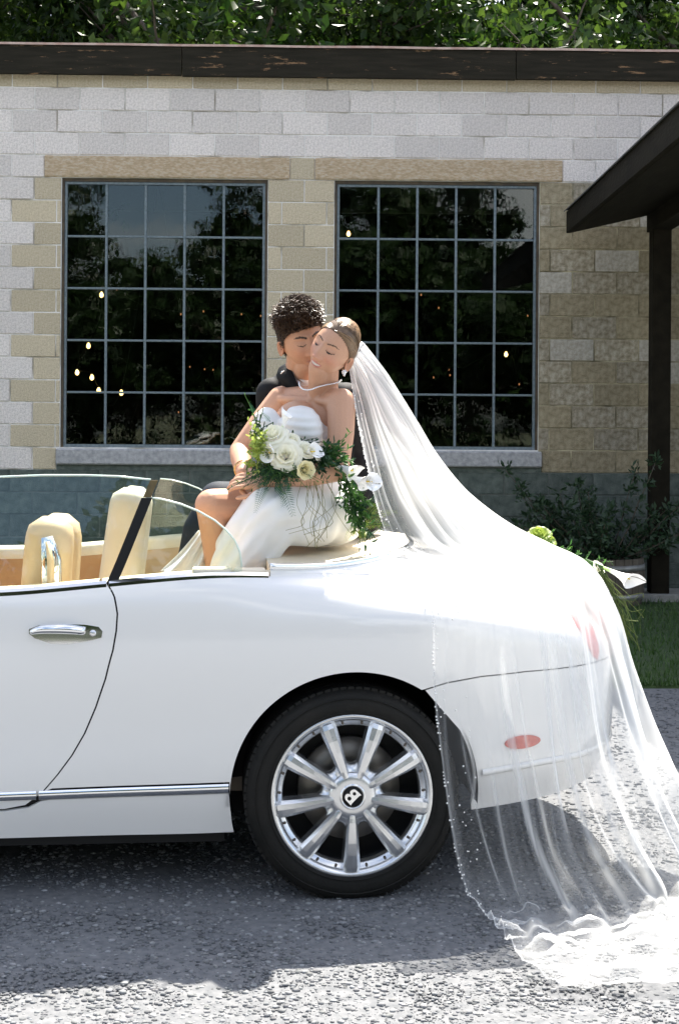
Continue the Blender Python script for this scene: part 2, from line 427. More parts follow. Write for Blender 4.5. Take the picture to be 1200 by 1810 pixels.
# lintels and sills
for (p0, p1) in ((80, 512), (557, 993)):
    mb = MB(); x0, x1 = wall_pt(p0, 300)[0], wall_pt(p1, 300)[0]
    n = 26; zt_, zb_ = z_wt+CH-0.006, z_wt+0.004
    vs, fs = [], []
    for i in range(n):
        x = x0+(x1-x0)*i/(n-1)+(0 if 0 < i < n-1 else 0)
        d = -0.012+0.004*noise.noise((x*3, p0, 0)); e = 0.006*noise.noise((x*6, p0, 5)); e2 = 0.006*noise.noise((x*5, p0, 9))
        vs += [(x, d+0.006, zb_+e), (x, d, zb_+0.012+e), (x, d+0.002, zt_-0.012+e2), (x, d+0.009, zt_+e2), (x, 0.1, zt_), (x, 0.1, zb_)]
    for i in range(n-1):
        for j in range(6):
            j2 = (j+1) % 6; fs.append((i*6+j, (i+1)*6+j, (i+1)*6+j2, i*6+j2))
    fs += [tuple(range(6)), tuple((n-1)*6+j for j in range(5, -1, -1))]
    mb.add(vs, fs); mb.build('lintel', m_lintel, bld)
for wn in (winL, winR):
    mb = MB(); mb.box(wn[0]-0.03, wn[1]+0.03, -0.05, 0.20, z_wb-0.155, z_wb-0.012, bev=0.012); mb.build('sill', m_sill, bld)
    mb = MB(); mb.box(wn[0]-0.03, wn[1]+0.03, 0.0, 0.19, z_wb-CH-0.002, z_wb-0.157); mb.build('sill_shade_strip', m_green_blk, bld)  # dark strip closing the gap, the sill's shadow put into its colour
# windows
m_steel = mat('painted_steel', (0.11, 0.145, 0.165), 0.5, c2=(0.17, 0.21, 0.235), scale=40, bump=0.15)
m_frame = mat('brown_frame', (0.05, 0.035, 0.022), 0.6, c2=(0.09, 0.065, 0.035), scale=18)
m_glass = bpy.data.materials.new('window_glass'); m_glass.use_nodes = True
_n = m_glass.node_tree.nodes; _l = m_glass.node_tree.links; _n.remove(_n['Principled BSDF'])
_g = _n.new('ShaderNodeBsdfGlossy'); _g.inputs['Roughness'].default_value = 0.0; _t = _n.new('ShaderNodeBsdfTransparent'); _t.inputs[0].default_value = (0.80, 0.86, 0.82, 1)
_fr = _n.new('ShaderNodeFresnel'); _fr.inputs[0].default_value = 1.58; _ms = _n.new('ShaderNodeMixShader')
_nz2 = _n.new('ShaderNodeTexNoise'); _nz2.inputs['Scale'].default_value = 2.2; _bp2 = _n.new('ShaderNodeBump'); _bp2.inputs['Strength'].default_value = 0.012; _bp2.inputs['Distance'].default_value = 0.05
_l.new(_nz2.outputs[0], _bp2.inputs['Height']); _l.new(_bp2.outputs[0], _g.inputs['Normal'])
_l.new(_fr.outputs[0], _ms.inputs[0]); _l.new(_t.outputs[0], _ms.inputs[1]); _l.new(_g.outputs[0], _ms.inputs[2]); _l.new(_ms.outputs[0], _n['Material Output'].inputs[0])
for wi, wn in enumerate((winL, winR)):
    wo = empty('window', (wn[0], 0.05, z_wb), 0, bld)
    W, Hh = wn[1]-wn[0], z_wt-z_wb
    fr = MB(); t = 0.022
    fr.box(0, t, -0.02, 0.05, 0, Hh); fr.box(W-t, W, -0.02, 0.05, 0, Hh); fr.box(t, W-t, -0.02, 0.05, Hh-0.028, Hh); fr.build('frame', m_frame, wo)
    sf = MB(); a = t+0.002; s_ = 0.022
    sf.box(a, a+s_, -0.008, 0.04, 0.0, Hh-0.03); sf.box(W-a-s_, W-a, -0.008, 0.04, 0.0, Hh-0.03)
    sf.box(a+s_, W-a-s_, -0.008, 0.04, Hh-0.03-s_, Hh-0.03); sf.box(a+s_, W-a-s_, -0.008, 0.04, 0.0, s_+0.006); sf.build('sash', m_steel, wo)
    gx0, gx1, gz0, gz1 = a+s_, W-a-s_, s_+0.006, Hh-0.03-s_
    pw, ph = (gx1-gx0)/5, (gz1-gz0)/5
    for i in range(1, 5):
        mb = MB(); mb.box(gx0+i*pw-0.011, gx0+i*pw+0.011, -0.006, 0.03, gz0, gz1, bev=0.003); mb.build('muntin', m_steel, wo)
        mb = MB(); mb.box(gx0, gx1, -0.0035, 0.027, gz0+i*ph-0.0095, gz0+i*ph+0.0095, bev=0.003); mb.build('muntin', m_steel, wo)
    pm = MB(); e = 0.004
    pm.box(-pw/2+e, pw/2-e, -0.002, 0.002, -ph/2+e, ph/2-e); pm = pm.mesh('pane', m_glass)
    for i in range(5):
        for j in range(5):
            o = link('pane', pm, wo); o.location = (gx0+(i+.5)*pw, 0.012, gz0+(j+.5)*ph)
            o.rotation_euler = (brng.gauss(0, 0.0022), 0, brng.gauss(0, 0.0022))
# the dark room behind the glass
m_room = mat('interior_dark', (0.018, 0.016, 0.013), 0.9)
m_floor_in = mat('interior_floor', (0.10, 0.065, 0.04), 0.5, c2=(0.06, 0.04, 0.025), scale=3)
rm = MB(); rm.box(-10.9, 10.9, 9.0, 9.2, 0, 4.8); rm.box(-10.9, -10.7, 0.21, 9, 0, 4.8); rm.box(10.7, 10.9, 0.21, 9, 0, 4.8); rm.build('interior_wall', m_room, bld)
rm = MB(); rm.box(-10.7, 10.7, 0.205, 9.0, -0.05, 0.05); rm.build('interior_floor', m_floor_in, bld)
# roof: deck, fascia boards, drip edge
m_fascia = mat('peeling_brown_paint', (0.018, 0.016, 0.011), 0.75, spec=0.12, c2=(0.028, 0.024, 0.017), scale=8, bump=0.5, bscale=40, stretch=(0.4, 1, 4))
_n = m_fascia.node_tree.nodes; _l = m_fascia.node_tree.links; _b = _n['Principled BSDF']
_tc = _n.new('ShaderNodeTexCoord'); _mp = _n.new('ShaderNodeMapping'); _mp.inputs['Scale'].default_value = (1.3, 1, 9); _tn = _n.new('ShaderNodeTexNoise'); _tn.inputs['Scale'].default_value = 2.4; _tn.inputs['Detail'].default_value = 9; _tn.inputs['Roughness'].default_value = 0.72
_cr = _n.new('ShaderNodeValToRGB'); _cr.color_ramp.elements[0].position = 0.60; _cr.color_ramp.elements[1].position = 0.64
_mm = _n.new('ShaderNodeMixRGB'); _mm.inputs[2].default_value = (0.24, 0.145, 0.08, 1)
_old = _b.inputs['Base Color'].links[0].from_socket
_l.new(_tc.outputs['Object'], _mp.inputs[0]); _l.new(_mp.outputs[0], _tn.inputs['Vector']); _l.new(_tn.outputs[0], _cr.inputs[0]); _l.new(_cr.outputs[0], _mm.inputs[0]); _l.new(_old, _mm.inputs[1]); _l.new(_mm.outputs[0], _b.inputs['Base Color'])
m_drip = mat('drip_edge', (0.42, 0.27, 0.22), 0.6, c2=(0.55, 0.42, 0.36), scale=12)
m_roof = mat('roof_felt', (0.16, 0.15, 0.14), 0.95, c2=(0.22, 0.2, 0.19), scale=30, bump=0.5)
OV = 0.10   # fascia stands this far in front of the wall
fz0, fz1 = wall_pt(600, 137, -OV)[1], wall_pt(600, 82, -OV)[1]
rf = MB(); rf.box(-11.2, 11.2, -OV+0.045, 9.4, fz1-0.10, fz1-0.012); roof = rf.build('roof', m_roof, bld)
jx = [-11.2, wall_pt(-700, 100, -OV)[0], wall_pt(322, 100, -OV)[0], wall_pt(912, 100, -OV)[0], wall_pt(1700, 100, -OV)[0], 11.2]
for i in range(5):
    mb = MB(); mb.box(jx[i]+0.003, jx[i+1]-0.003, -OV, -OV+0.04, fz0+(0.004 if i % 2 else -0.002), fz1-0.016, bev=0.003); o = mb.build('fascia_board', m_fascia, roof)
mb = MB(); n = 120; vs, fs = [], []
for i in range(n):
    x = -11.2+22.4*i/(n-1); e = 0.004*noise.noise((x*1.7, 0, 0)); 
    vs += [(x, -OV-0.015, fz1-0.018+e), (x, -OV-0.015, fz1+0.002+e), (x, 0.3, fz1+0.006)]
for i in range(n-1): fs += [(i*3, (i+1)*3, (i+1)*3+1, i*3+1), (i*3+1, (i+1)*3+1, (i+1)*3+2, i*3+2)]
mb.add(vs, fs); mb.build('drip_edge', m_drip, roof)
# string lights hanging inside
m_bulb = bpy.data.materials.new('lit_bulb'); m_bulb.use_nodes = True
_b = m_bulb.node_tree.nodes['Principled BSDF']; _b.inputs['Emission Color'].default_value = (1.0, 0.55, 0.20, 1); _b.inputs['Emission Strength'].default_value = 2.6
m_cable = mat('black_cable', (0.01, 0.01, 0.01), 0.6)
bm_ = MB(); bm_.lathe([(0.0, -0.03), (0.012, -0.026), (0.02, -0.012), (0.021, 0.0), (0.015, 0.018), (0.008, 0.03), (0.0, 0.031)], 12); bulb_me = bm_.mesh('bulb', m_bulb)
bm_ = MB(); bm_.lathe([(0.0, -0.012), (0.005, -0.01), (0.008, 0), (0.006, 0.01), (0, 0.012)], 8); m_bulb2 = m_bulb.copy(); m_bulb2.node_tree.nodes['Principled BSDF'].inputs['Emission Color'].default_value = (1.0, 0.33, 0.12, 1); m_bulb2.node_tree.nodes['Principled BSDF'].inputs['Emission Strength'].default_value = 0.22; bulb_s = bm_.mesh('bulb', m_bulb2)
def string_light(pts, depth, label, big):
    P = [at(x, y, depth+rng.uniform(-0.2, 0.2)) for x, y in pts]
    root = empty('string_light', P[0]); tag(root, label, 'string light')
    Q = [(p-P[0])+Vector((0, 0, 0.05)) for p in P]
    mb = MB(); mb.tube([tuple(v) for v in crv([(Q[0][0]-0.4, Q[0][1]+.2, 4.4-P[0].z)]+[tuple(q) for q in Q]+[(Q[-1][0]+0.4, Q[-1][1]+.2, 4.4-P[0].z)], 40)], 0.004, 5); mb.build('cable', m_cable, root)
    for i, q in enumerate(Q):
        o = link('bulb', bulb_me if i in big else bulb_s, root); o.location = q-Vector((0, 0, 0.045 if i in big else 0.02))
string_light([(180, 522), (157, 612), (137, 659), (163, 668), (175, 691), (215, 695)], 14.6, 'string of lit warm bulbs swagging low inside the window beside the seat', (0, 1, 2, 3, 4, 5))
string_light([(207, 516), (320, 560), (360, 555), (427, 560), (461, 563)], 16.6, 'faint high string of small amber bulbs deep behind the window beside the seat', ())
string_light([(336, 653), (362, 657), (377, 658), (316, 733)], 17.2, 'faint low string of small amber bulbs deep behind the window beside the seat', ())
string_light([(616, 414), (744, 526), (775, 549), (803, 563)], 15.4, 'string of bulbs dropping from a bright one behind the window above the veil', (0,))
string_light([(766, 672), (793, 658), (795, 668), (894, 627), (917, 684), (932, 563)], 16.0, 'low string of bulbs with one bright bulb behind the window above the veil', (3,))

# ------------------------------------------------------------------ porch at the right
m_pwood = mat('dark_porch_wood', (0.010, 0.008, 0.005), 0.8, spec=0.12, c2=(0.017, 0.014, 0.009), scale=10, bump=0.4, bscale=50, stretch=(1, 0.3, 1))
m_shingle = mat('porch_shingle', (0.055, 0.055, 0.05), 0.95, c2=(0.09, 0.085, 0.08), scale=30, bump=0.6)
porch = empty('porch', (2.74, 12.5, 0)); tag(porch, 'dark brown timber porch with low eave and post against the block wall', 'porch')
PYB, PYF = 12.66, 7.6
ex0 = at(1000, 412, PYB); ex_t = at(996, 374, PYB)
X0, ZB, ZTp = ex0.x, ex0.z, ex_t.z
def pl(v): return (v[0]-2.74, v[1]-12.5, v[2])
mb = MB(); mb.box(*[q for q in (X0-2.74, X0+0.04-2.74, PYF-12.5, PYB-12.5, ZB, ZTp)], bev=0.004); mb.build('eave_fascia', m_pwood, porch)
tp = math.tan(R(13)); X1 = X0+4.2
vs = []
for y in (PYF, PYB):
    vs += [pl((X0+0.041, y, ZB+0.002)), pl((X1, y, ZB+tp*(X1-X0))), pl((X1, y, ZB+tp*(X1-X0)+0.16)), pl((X0+0.041, y, ZTp-0.012))]
mb = MB(); mb.add(vs, [(0, 1, 2, 3), (7, 6, 5, 4), (0, 4, 5, 1), (1, 5, 6, 2), (3, 7, 4, 0)]); mb.build('soffit', m_pwood, porch)
nsh = 22
for i in range(nsh):                      # shingle courses running down to the eave
    xa = X0-0.02+(X1-X0)*i/nsh; xb = X0-0.02+(X1-X0)*(i+1.25)/nsh
    za = ZTp+tp*(xa-X0)+0.012; zb2 = ZTp+tp*(xb-X0)+0.002
    vs = []; ny2 = 30
    for j in range(ny2):
        y = PYF-0.05+(PYB-PYF+0.06)*j/(ny2-1); e = 0.006*noise.noise((y*5, i, 0))
        vs += [pl((xa+e, y, za+e)), pl((xb, y, zb2)), pl((xa+e, y, za-0.012+e))]
    fs = []
    for j in range(ny2-1): fs += [(j*3, j*3+1, j*3+4, j*3+3), (j*3+2, j*3, j*3+3, j*3+5)]
    mb = MB(); mb.add(vs, fs); mb.build('shingle_course', m_shingle, porch)
pb = at(1148, 700, 12.5).x; pe = at(1181, 700, 12.5).x
mb = MB(); mb.box(pb-2.74, pe-2.74, -0.08, 0.08, 0.08, ZB+tp*(pb-X0)+0.0, bev=0.006); mb.build('post', m_pwood, porch)
mb = MB(); mb.box(pb-0.01-2.74, pe+0.01-2.74, PYF+0.1-12.5, PYB-12.5-0.02, ZB+tp*(pb-X0)-0.16, ZB+tp*(pb-X0)+0.05, bev=0.005); mb.build('beam', m_pwood, porch)
mb = MB(); mb.box(pb-2.74, pe-2.74, PYF+0.25-12.5, PYF+0.41-12.5, 0.012, ZB+tp*(pb-X0)-0.16, bev=0.006); mb.build('post', m_pwood, porch)
# porch floor
m_slab = mat('porch_slab', (0.24, 0.235, 0.22), 0.9, c2=(0.33, 0.32, 0.30), scale=20, bump=0.4)
mb = MB(); mb.box(X0-0.25-2.74, X1-2.74, -0.12, 0.36, -0.1, 0.08, bev=0.01); mb.build('porch_floor', m_slab, porch)
# half-barrel planter with a dark shrub, by the porch post
m_stave = mat('barrel_wood', (0.07, 0.055, 0.04), 0.8, c2=(0.11, 0.09, 0.07), scale=20, bump=0.4, stretch=(1, 1, 0.2), randc=0.2)
m_hoop = mat('galvanised_hoop', (0.33, 0.33, 0.32), 0.55, metal=0.6, c2=(0.22, 0.21, 0.2), scale=15)
m_soil = mat('potting_soil', (0.03, 0.02, 0.015), 1.0, bump=1.0, bscale=40)
PC = Vector((2.28, 12.3, 0.014))
pl_o = empty('barrel_planter', PC); tag(pl_o, 'half barrel planter with pale metal hoops beside the porch post', 'planter')
PR, PH = 0.36, 0.40
def brad(z): return PR*(0.86+0.14*math.sin(0.4+z/PH*1.9))
for i in range(26):
    a0, a1 = 2*math.pi*(i+0.03)/26, 2*math.pi*(i+0.97)/26; vs = []
    for z in (0, PH*.33, PH*.66, PH):
        for rr in (brad(z), brad(z)-0.022):
            vs += [(rr*math.cos(a0), rr*math.sin(a0), z), (rr*math.cos(a1), rr*math.sin(a1), z)]
    fs = []
    for q in range(3):
        o_ = q*4; fs += [(o_, o_+1, o_+5, o_+4), (o_+3, o_+2, o_+6, o_+7), (o_+2, o_, o_+4, o_+6), (o_+1, o_+3, o_+7, o_+5)]
    fs += [(12, 13, 15, 14), (0, 2, 3, 1)]
    mb = MB(); mb.add(vs, fs); mb.build('stave', m_stave, pl_o)
for z in (0.05, 0.30):
    mb = MB(); mb.lathe([(brad(z)+0.001, z), (brad(z)+0.004, z), (brad(z+.05)+0.004, z+.05), (brad(z+.05)+0.001, z+.05)], 48); mb.build('hoop', m_hoop, pl_o)
mb = MB(); mb.lathe([(0.0, PH-0.05), (brad(PH)-0.02, PH-0.06)], 32); mb.build('soil', m_soil, pl_o)

# ------------------------------------------------------------------ vegetation
def leaf_cloud(n, sampler, size, seed, matl, name, fold=0.25, asp=0.5):
    """n leaf-sized folded quads at sampler(rs)-> (pos, outward)"""
    rs = np.random.RandomState(seed)
    V = np.empty((n, 4, 3), np.float32)
    for i in range(n):
        p, d = sampler(rs)
        s = size*(0.6+0.8*rs.rand())
        ax = np.array(d)+rs.normal(0, 0.75, 3)+np.array([0, 0, -0.25]); ax /= np.linalg.norm(ax)+1e-9
        sd = np.cross(ax, rs.normal(0, 1, 3)); sd /= np.linalg.norm(sd)+1e-9
        nn = np.cross(ax, sd)
        V[i, 0] = p; V[i, 1] = p+ax*s*0.5+sd*s*asp*0.5+nn*s*fold*0.3; V[i, 2] = p+ax*s; V[i, 3] = p+ax*s*0.5-sd*s*asp*0.5+nn*s*fold*0.3
    me = bpy.data.meshes.new(name)
    me.vertices.add(n*4); me.vertices.foreach_set('co', V.ravel())
    idx = np.arange(n*4).reshape(n, 4); tri = np.concatenate([idx[:, [0, 1, 2]], idx[:, [0, 2, 3]]], 1).reshape(-1, 3).astype(np.int32)
    me.loops.add(tri.size); me.loops.foreach_set('vertex_index', tri.ravel())
    me.polygons.add(len(tri)); me.polygons.foreach_set('loop_start', np.arange(0, tri.size, 3, dtype=np.int32))
    me.update(calc_edges=True); me.materials.append(matl)
    return me
m_bark = mat('bark', (0.06, 0.045, 0.032), 0.95, c2=(0.12, 0.10, 0.08), scale=14, bump=1.0, bscale=30, stretch=(1, 1, 0.25))
m_leaf = leafmat('tree_leaf', (0.010, 0.028, 0.006), (0.040, 0.078, 0.014), 0.28, spec=0.25)
m_leaf2 = leafmat('tree_leaf_pale', (0.013, 0.032, 0.007), (0.06, 0.098, 0.02), 0.32, spec=0.25)
def tree_proto(seed, Ht, spread, low, nleaf, size, ml):
    rs = random.Random(seed); mb = MB(); clumps = []
    def limb(p, d, L, r, lvl):
        pts = [p]; q = p.copy(); dd = d.copy()
        for i in range(6):
            dd = (dd+Vector((rs.gauss(0, .13), rs.gauss(0, .13), rs.gauss(0.02, .08)))).normalized(); q = q+dd*L/6; pts.append(q.copy())
            if lvl < 2 and i >= 1 and rs.random() < (0.9 if lvl == 0 else 0.75):
                a = rs.uniform(0, 6.28); o = Vector((math.cos(a), math.sin(a), rs.uniform(-0.05, 0.6))).normalized()
                limb(q.copy(), (o*0.9+dd*0.35).normalized(), L*rs.uniform(0.32, 0.55), r*0.45, lvl+1)
            if lvl >= 1 and i >= 2: clumps.append((q.copy(), 0.28+0.5*rs.random()*spread/3))
        mb.tube(pts, [r*(1-0.8*i/6) for i in range(7)], 8 if lvl == 0 else 5)
        clumps.append((q.copy(), 0.5))
    # trunk with several leaders
    base = Vector((0, 0, -0.1)); tp_ = Vector((rs.gauss(0, .2), rs.gauss(0, .2), Ht*0.35))
    mb.tube([base, base.lerp(tp_, .3)+Vector((.05, 0, 0)), base.lerp(tp_, .65), tp_], [Ht*.021, Ht*.017, Ht*.015, Ht*.013], 10)
    for k in range(6):
        a = k*1.05+rs.uniform(-.3, .3); limb(tp_.copy()-Vector((0, 0, rs.uniform(0, Ht*0.18))), Vector((math.cos(a)*0.75, math.sin(a)*0.75, rs.uniform(0.15, 1.0))).normalized(), Ht*rs.uniform(0.30, 0.5), Ht*0.008, 0)
    limb(tp_.copy(), Vector((0.05, 0, 1)), Ht*0.55, Ht*0.012, 0)
    for k in range(int(26*spread)):        # low sprays so that the crown hangs down
        a = rs.uniform(0, 6.28); rr = spread*math.sqrt(rs.random())
        clumps.append((Vector((math.cos(a)*rr, math.sin(a)*rr, low+rs.random()*(Ht-low)*(1-0.55*(rr/spread)**2))), 0.45+0.5*rs.random()))
    C = np.array([c[0][:] for c in clumps]); Rr = np.array([c[1] for c in clumps])
    def samp(r):
        i = r.randint(len(C)); d = r.normal(0, 1, 3); d /= np.linalg.norm(d)
        p = C[i]+d*Rr[i]*(r.rand()**0.45)*np.array([1, 1, .7]); p[2] = max(p[2], low*0.6)
        return p, d*0.6+np.array([0, 0, 0.1])
    return mb.mesh('trunk', m_bark), leaf_cloud(nleaf, samp, size, seed, ml, 'crown')
TA = tree_proto(1, 14.0, 3.6, 2.6, 26000, 0.19, m_leaf)
TB = tree_proto(2, 13.0, 3.2, 2.4, 26000, 0.17, m_leaf2)
def put_tree(pr, loc, rz, s, label, group):
    r_ = empty('tree', loc, rz); r_.scale = (s, s, s); tag(r_, label, 'tree', group)
    link('trunk', pr[0], r_); link('crown', pr[1], r_)
    return r_
lab_b = 'leafy broadleaf tree rising behind the block building above the fascia'
for i, (x, y, k, rz, s) in enumerate([(-8.6, 25.3, 0, 0.3, 1.0), (-4.6, 24.0, 1, 1.7, 1.02), (-1.2, 25.6, 0, 2.6, 1.05), (2.6, 24.2, 1, 4.1, 1.0), (6.2, 25.2, 0, 5.2, 1.0), (10, 24.6, 1, 3.0, 1.0), (-2.9, 28.6, 1, 0.4, 1.15), (4.6, 28.8, 0, 1.1, 1.1), (0.8, 30.5, 1, 3.3, 1.2), (-7.2, 29, 0, 4.4, 1.1), (8.4, 29.4, 1, 5.9, 1.1)]):
    put_tree((TA, TB)[k], (x, y, -0.1), rz, s, lab_b, 'trees behind the building')
m_leaf3 = leafmat('tree_leaf_dark', (0.010, 0.026, 0.007), (0.028, 0.055, 0.012), 0.2)
TC = tree_proto(5, 9.5, 3.2, 0.3, 14000, 0.34, m_leaf3)
lab_c = 'leafy tree across the drive seen mirrored in the dark window panes'
for i, (x, y, rz, s) in enumerate([(x_, y_, r_, s_*(1.0 if s_ < 0.74 else 1.18)) for x_, y_, r_, s_ in [(-19, -27, 0, 1.0), (-14.5, -25, 1, 1.05), (-10.2, -27, 2, 1.0), (-6.4, -28, 3, 0.72), (-3.4, -29, 4, .80), (-0.4, -27, 2.2, 1.0), (3.2, -26, 5, 1.15), (6.4, -27.5, 0.5, 0.95), (9.6, -28, 1.5, .70), (13, -27, 2.5, .95), (17, -26, 3.5, 1.0), (-24, -26, 2.9, 1.1), (-8.4, -31, 1.2, .8), (-1.8, -31.5, 0.3, .8), (5, -31, 4.4, .85), (11.4, -31.5, 3.1, .75), (21.5, -27, .9, 1.05)]]):
    put_tree(TC, (x, y, -0.12), rz, s, lab_c, 'trees across the drive')
# shrub in the planter
m_shrub = leafmat('shrub_leaf', (0.018, 0.042, 0.020), (0.04, 0.075, 0.035), 0.2)
sh = empty('shrub', PC+Vector((0, 0, PH-0.06))); tag(sh, 'dark leafy evergreen shrub growing out of the barrel planter', 'shrub')
mb = MB(); rs = random.Random(9); cl = []
for k in range(34):
    a = rs.uniform(0, 6.28); e = rs.uniform(0.15, 1.25); L = rs.uniform(0.45, 0.95)
    d = Vector((math.cos(a)*math.cos(e)*1.15, math.sin(a)*math.cos(e)*0.5, math.sin(e))); pts = [Vector((0.1*math.cos(a), 0.1*math.sin(a), 0))]
    for i in range(5):
        pts.append(pts[-1]+d*L/5+Vector((rs.gauss(0, .02), rs.gauss(0, .02), 0.02)))
        if i >= 0: cl.append(pts[-1].copy())
    mb.tube(pts, [.008, .007, .006, .005, .004, .003], 5)
mb.build('stem', m_bark, sh)
C = np.array([c[:] for c in cl])
def ssamp(r):
    i = r.randint(len(C)); d = r.normal(0, 1, 3); d /= np.linalg.norm(d)
    return C[i]+d*0.075*r.rand(), d*0.5+np.array([0, 0, 0.7])
link('foliage', leaf_cloud(4200, ssamp, 0.06, 4, m_shrub, 'foliage', asp=0.42), sh)
# ================================================================== CAR
CA = R(5.5); CO = Vector((0.04, 4.60, 0)); CW = 1.88
car = empty('convertible_car', CO, CA)
tag(car, 'white two door convertible with its top down, parked on the gravel under the couple', 'car')
_cx = Vector((math.cos(CA), math.sin(CA), 0)); _cy = Vector((-math.sin(CA), math.cos(CA), 0))
CM = Matrix.Translation(CO) @ Matrix.Rotation(CA, 4, 'Z'); CMI = CM.inverted()
def carpx(px, py, ly):
    dx, dz = ray(px, py)
    t = (ly+CO.dot(_cy))/(dx*_cy.x+_cy.y)
    return Vector((t*dx, t, 0)-CO if False else (t*dx-CO.x, t-CO.y, 0)).dot(_cx), CAM_H+t*dz
def toworld(v): return CM @ Vector(v)
def project(v):
    p = CM @ Vector(v); dx, dz = p.x/p.y, (p.z-CAM_H)/p.y
    c, s = math.cos(ROLL), math.sin(ROLL); x, y = dx*F_PX, -dz*F_PX
    return 600+c*x-s*y, 752+s*x+c*y
m_paint = mat('white_paint', (0.80, 0.79, 0.765), 0.22, coat=1.0, spec=0.5)
m_chrome = mat('chrome', (0.86, 0.87, 0.88), 0.08, metal=1.0)
m_alloy = mat('silver_alloy', (0.76, 0.77, 0.78), 0.27, metal=0.92, c2=(0.72, 0.73, 0.74), scale=300, coat=0.3)
m_black = mat('black_plastic', (0.006, 0.006, 0.006), 0.6, spec=0.3)
m_rubber = mat('tyre_rubber', (0.007, 0.007, 0.006), 0.75, spec=0.3, c2=(0.013, 0.012, 0.010), scale=8, bump=0.25, bscale=60)
m_leather = mat('cream_leather', (0.62, 0.45, 0.28), 0.5, c2=(0.56, 0.40, 0.24), scale=9, bump=0.12, bscale=260)
m_leather2 = mat('pale_leather', (0.78, 0.70, 0.56), 0.45, c2=(0.73, 0.64, 0.49), scale=9, bump=0.12, bscale=260)
m_tanl = mat('saddle_leather', (0.52, 0.29, 0.13), 0.5, c2=(0.46, 0.25, 0.11), scale=9, bump=0.12, bscale=260)
m_carglass = bpy.data.materials.new('car_glass'); m_carglass.use_nodes = True
_n = m_carglass.node_tree.nodes; _l = m_carglass.node_tree.links; _n.remove(_n['Principled BSDF'])
_g = _n.new('ShaderNodeBsdfGlossy'); _g.inputs['Roughness'].default_value = 0.0; _t = _n.new('ShaderNodeBsdfTransparent'); _t.inputs[0].default_value = (0.89, 0.945, 0.91, 1)
_fr = _n.new('ShaderNodeFresnel'); _fr.inputs[0].default_value = 1.5; _ms = _n.new('ShaderNodeMixShader')
_l.new(_fr.outputs[0], _ms.inputs[0]); _l.new(_t.outputs[0], _ms.inputs[1]); _l.new(_g.outputs[0], _ms.inputs[2]); _l.new(_ms.outputs[0], _n['Material Output'].inputs[0])
m_glassedge = mat('glass_edge', (0.62, 0.74, 0.68), 0.2, spec=0.8)
m_redlens = mat('red_lens', (0.62, 0.03, 0.025), 0.18, coat=1.0, c2=(0.75, 0.06, 0.04), scale=60)
m_red2 = mat('amber_red_lens', (0.60, 0.10, 0.06), 0.3, coat=1.0, c2=(0.45, 0.06, 0.04), scale=140)

# ---- plan curve: arc length s (== lx on the straight flank), corner, then the tail to the centre line
PLAN = crv([(-4.05, 0.55), (-3.95, 0.30), (-3.75, 0.16), (-3.45, 0.075), (-3.0, 0.02), (-2.3, 0.0), (-1.6, 0.02), (-0.9, 0.03), (-0.45, 0.015), (0.0, 0.0), (0.25, 0.012), (0.45, 0.045), (0.62, 0.10), (0.76, 0.175), (0.87, 0.27), (0.965, 0.39), (1.025, 0.53), (1.06, 0.70), (1.075, 0.94)], 600)
_d = np.linalg.norm(np.diff(PLAN, axis=0), axis=1); _S = np.concatenate([[0], np.cumsum(_d)])
_i0 = int(np.argmin(np.abs(PLAN[:, 0])+np.abs(PLAN[:, 1]))); _S = _S-_S[_i0]
S_MIN, S_MAX = float(_S[0]), float(_S[-1])
def plan(s):
    x = np.interp(s, _S, PLAN[:, 0]); y = np.interp(s, _S, PLAN[:, 1])
    e = 0.03; x2 = np.interp(s+e, _S, PLAN[:, 0]); y2 = np.interp(s+e, _S, PLAN[:, 1]); x1 = np.interp(s-e, _S, PLAN[:, 0]); y1 = np.interp(s-e, _S, PLAN[:, 1])
    tx, ty = x2-x1, y2-y1; L = math.hypot(tx, ty) or 1
    return x, y, -ty/L, tx/L       # inward normal
# ---- section control lines: (inset, height) over s
_ss = [-4.3, -3.6, -2.9, -2.0, -1.1, -0.45, 0.0, 0.35, 0.7, 1.0, 1.3, S_MAX]
LINES = [  # z, inset rows bottom -> top
    ([.22, .20, .20, .195, .195, .20, .22, .25, .265, .275, .285, .29], [.10, .07, .05, .05, .05, .055, .06, .06, .06, .06, .06, .06]),
    ([.34, .34, .34, .335, .338, .355, .37, .385, .395, .40, .405, .41], [.03, .02, .022, .022, .02, .018, .016, .014, .012, .01, .01, .01]),
    ([.50, .52, .53, .53, .53, .55, .56, .56, .56, .56, .56, .56], [.004, .004, .010, .016, .014, .004, .0, .0, .0, .0, .0, .0]),
    ([.64, .70, .74, .74, .74, .76, .77, .75, .73, .72, .72, .72], [.01, .005, .004, .006, .004, -.012, -.02, -.012, .0, .004, .01, .012]),
    ([.70, .80, .86, .87, .86, .88, .905, .885, .83, .80, .79, .79], [.05, .03, .015, .014, .008, -.008, -.012, -.004, .012, .03, .04, .045]),
    ([.74, .86, .93, .94, .945, .99, .978, .94, .88, .855, .85, .85], [.12, .07, .035, .028, .018, .012, .030, .045, .06, .085, .10, .105]),
    ([.77, .90, .965, .972, .984, 1.044, 1.022, .975, .925, .905, .905, .91], [.20, .12, .06, .048, .034, .042, .105, .13, .15, .17, .19, .20]),
]
_tt = np.array([0, .16, .36, .58, .74, .87, 1.0])
def section(s):
    zs = np.array([np.interp(s, _ss, L[0]) for L in LINES]); ds = np.array([np.interp(s, _ss, L[1]) for L in LINES])
    return zs, ds
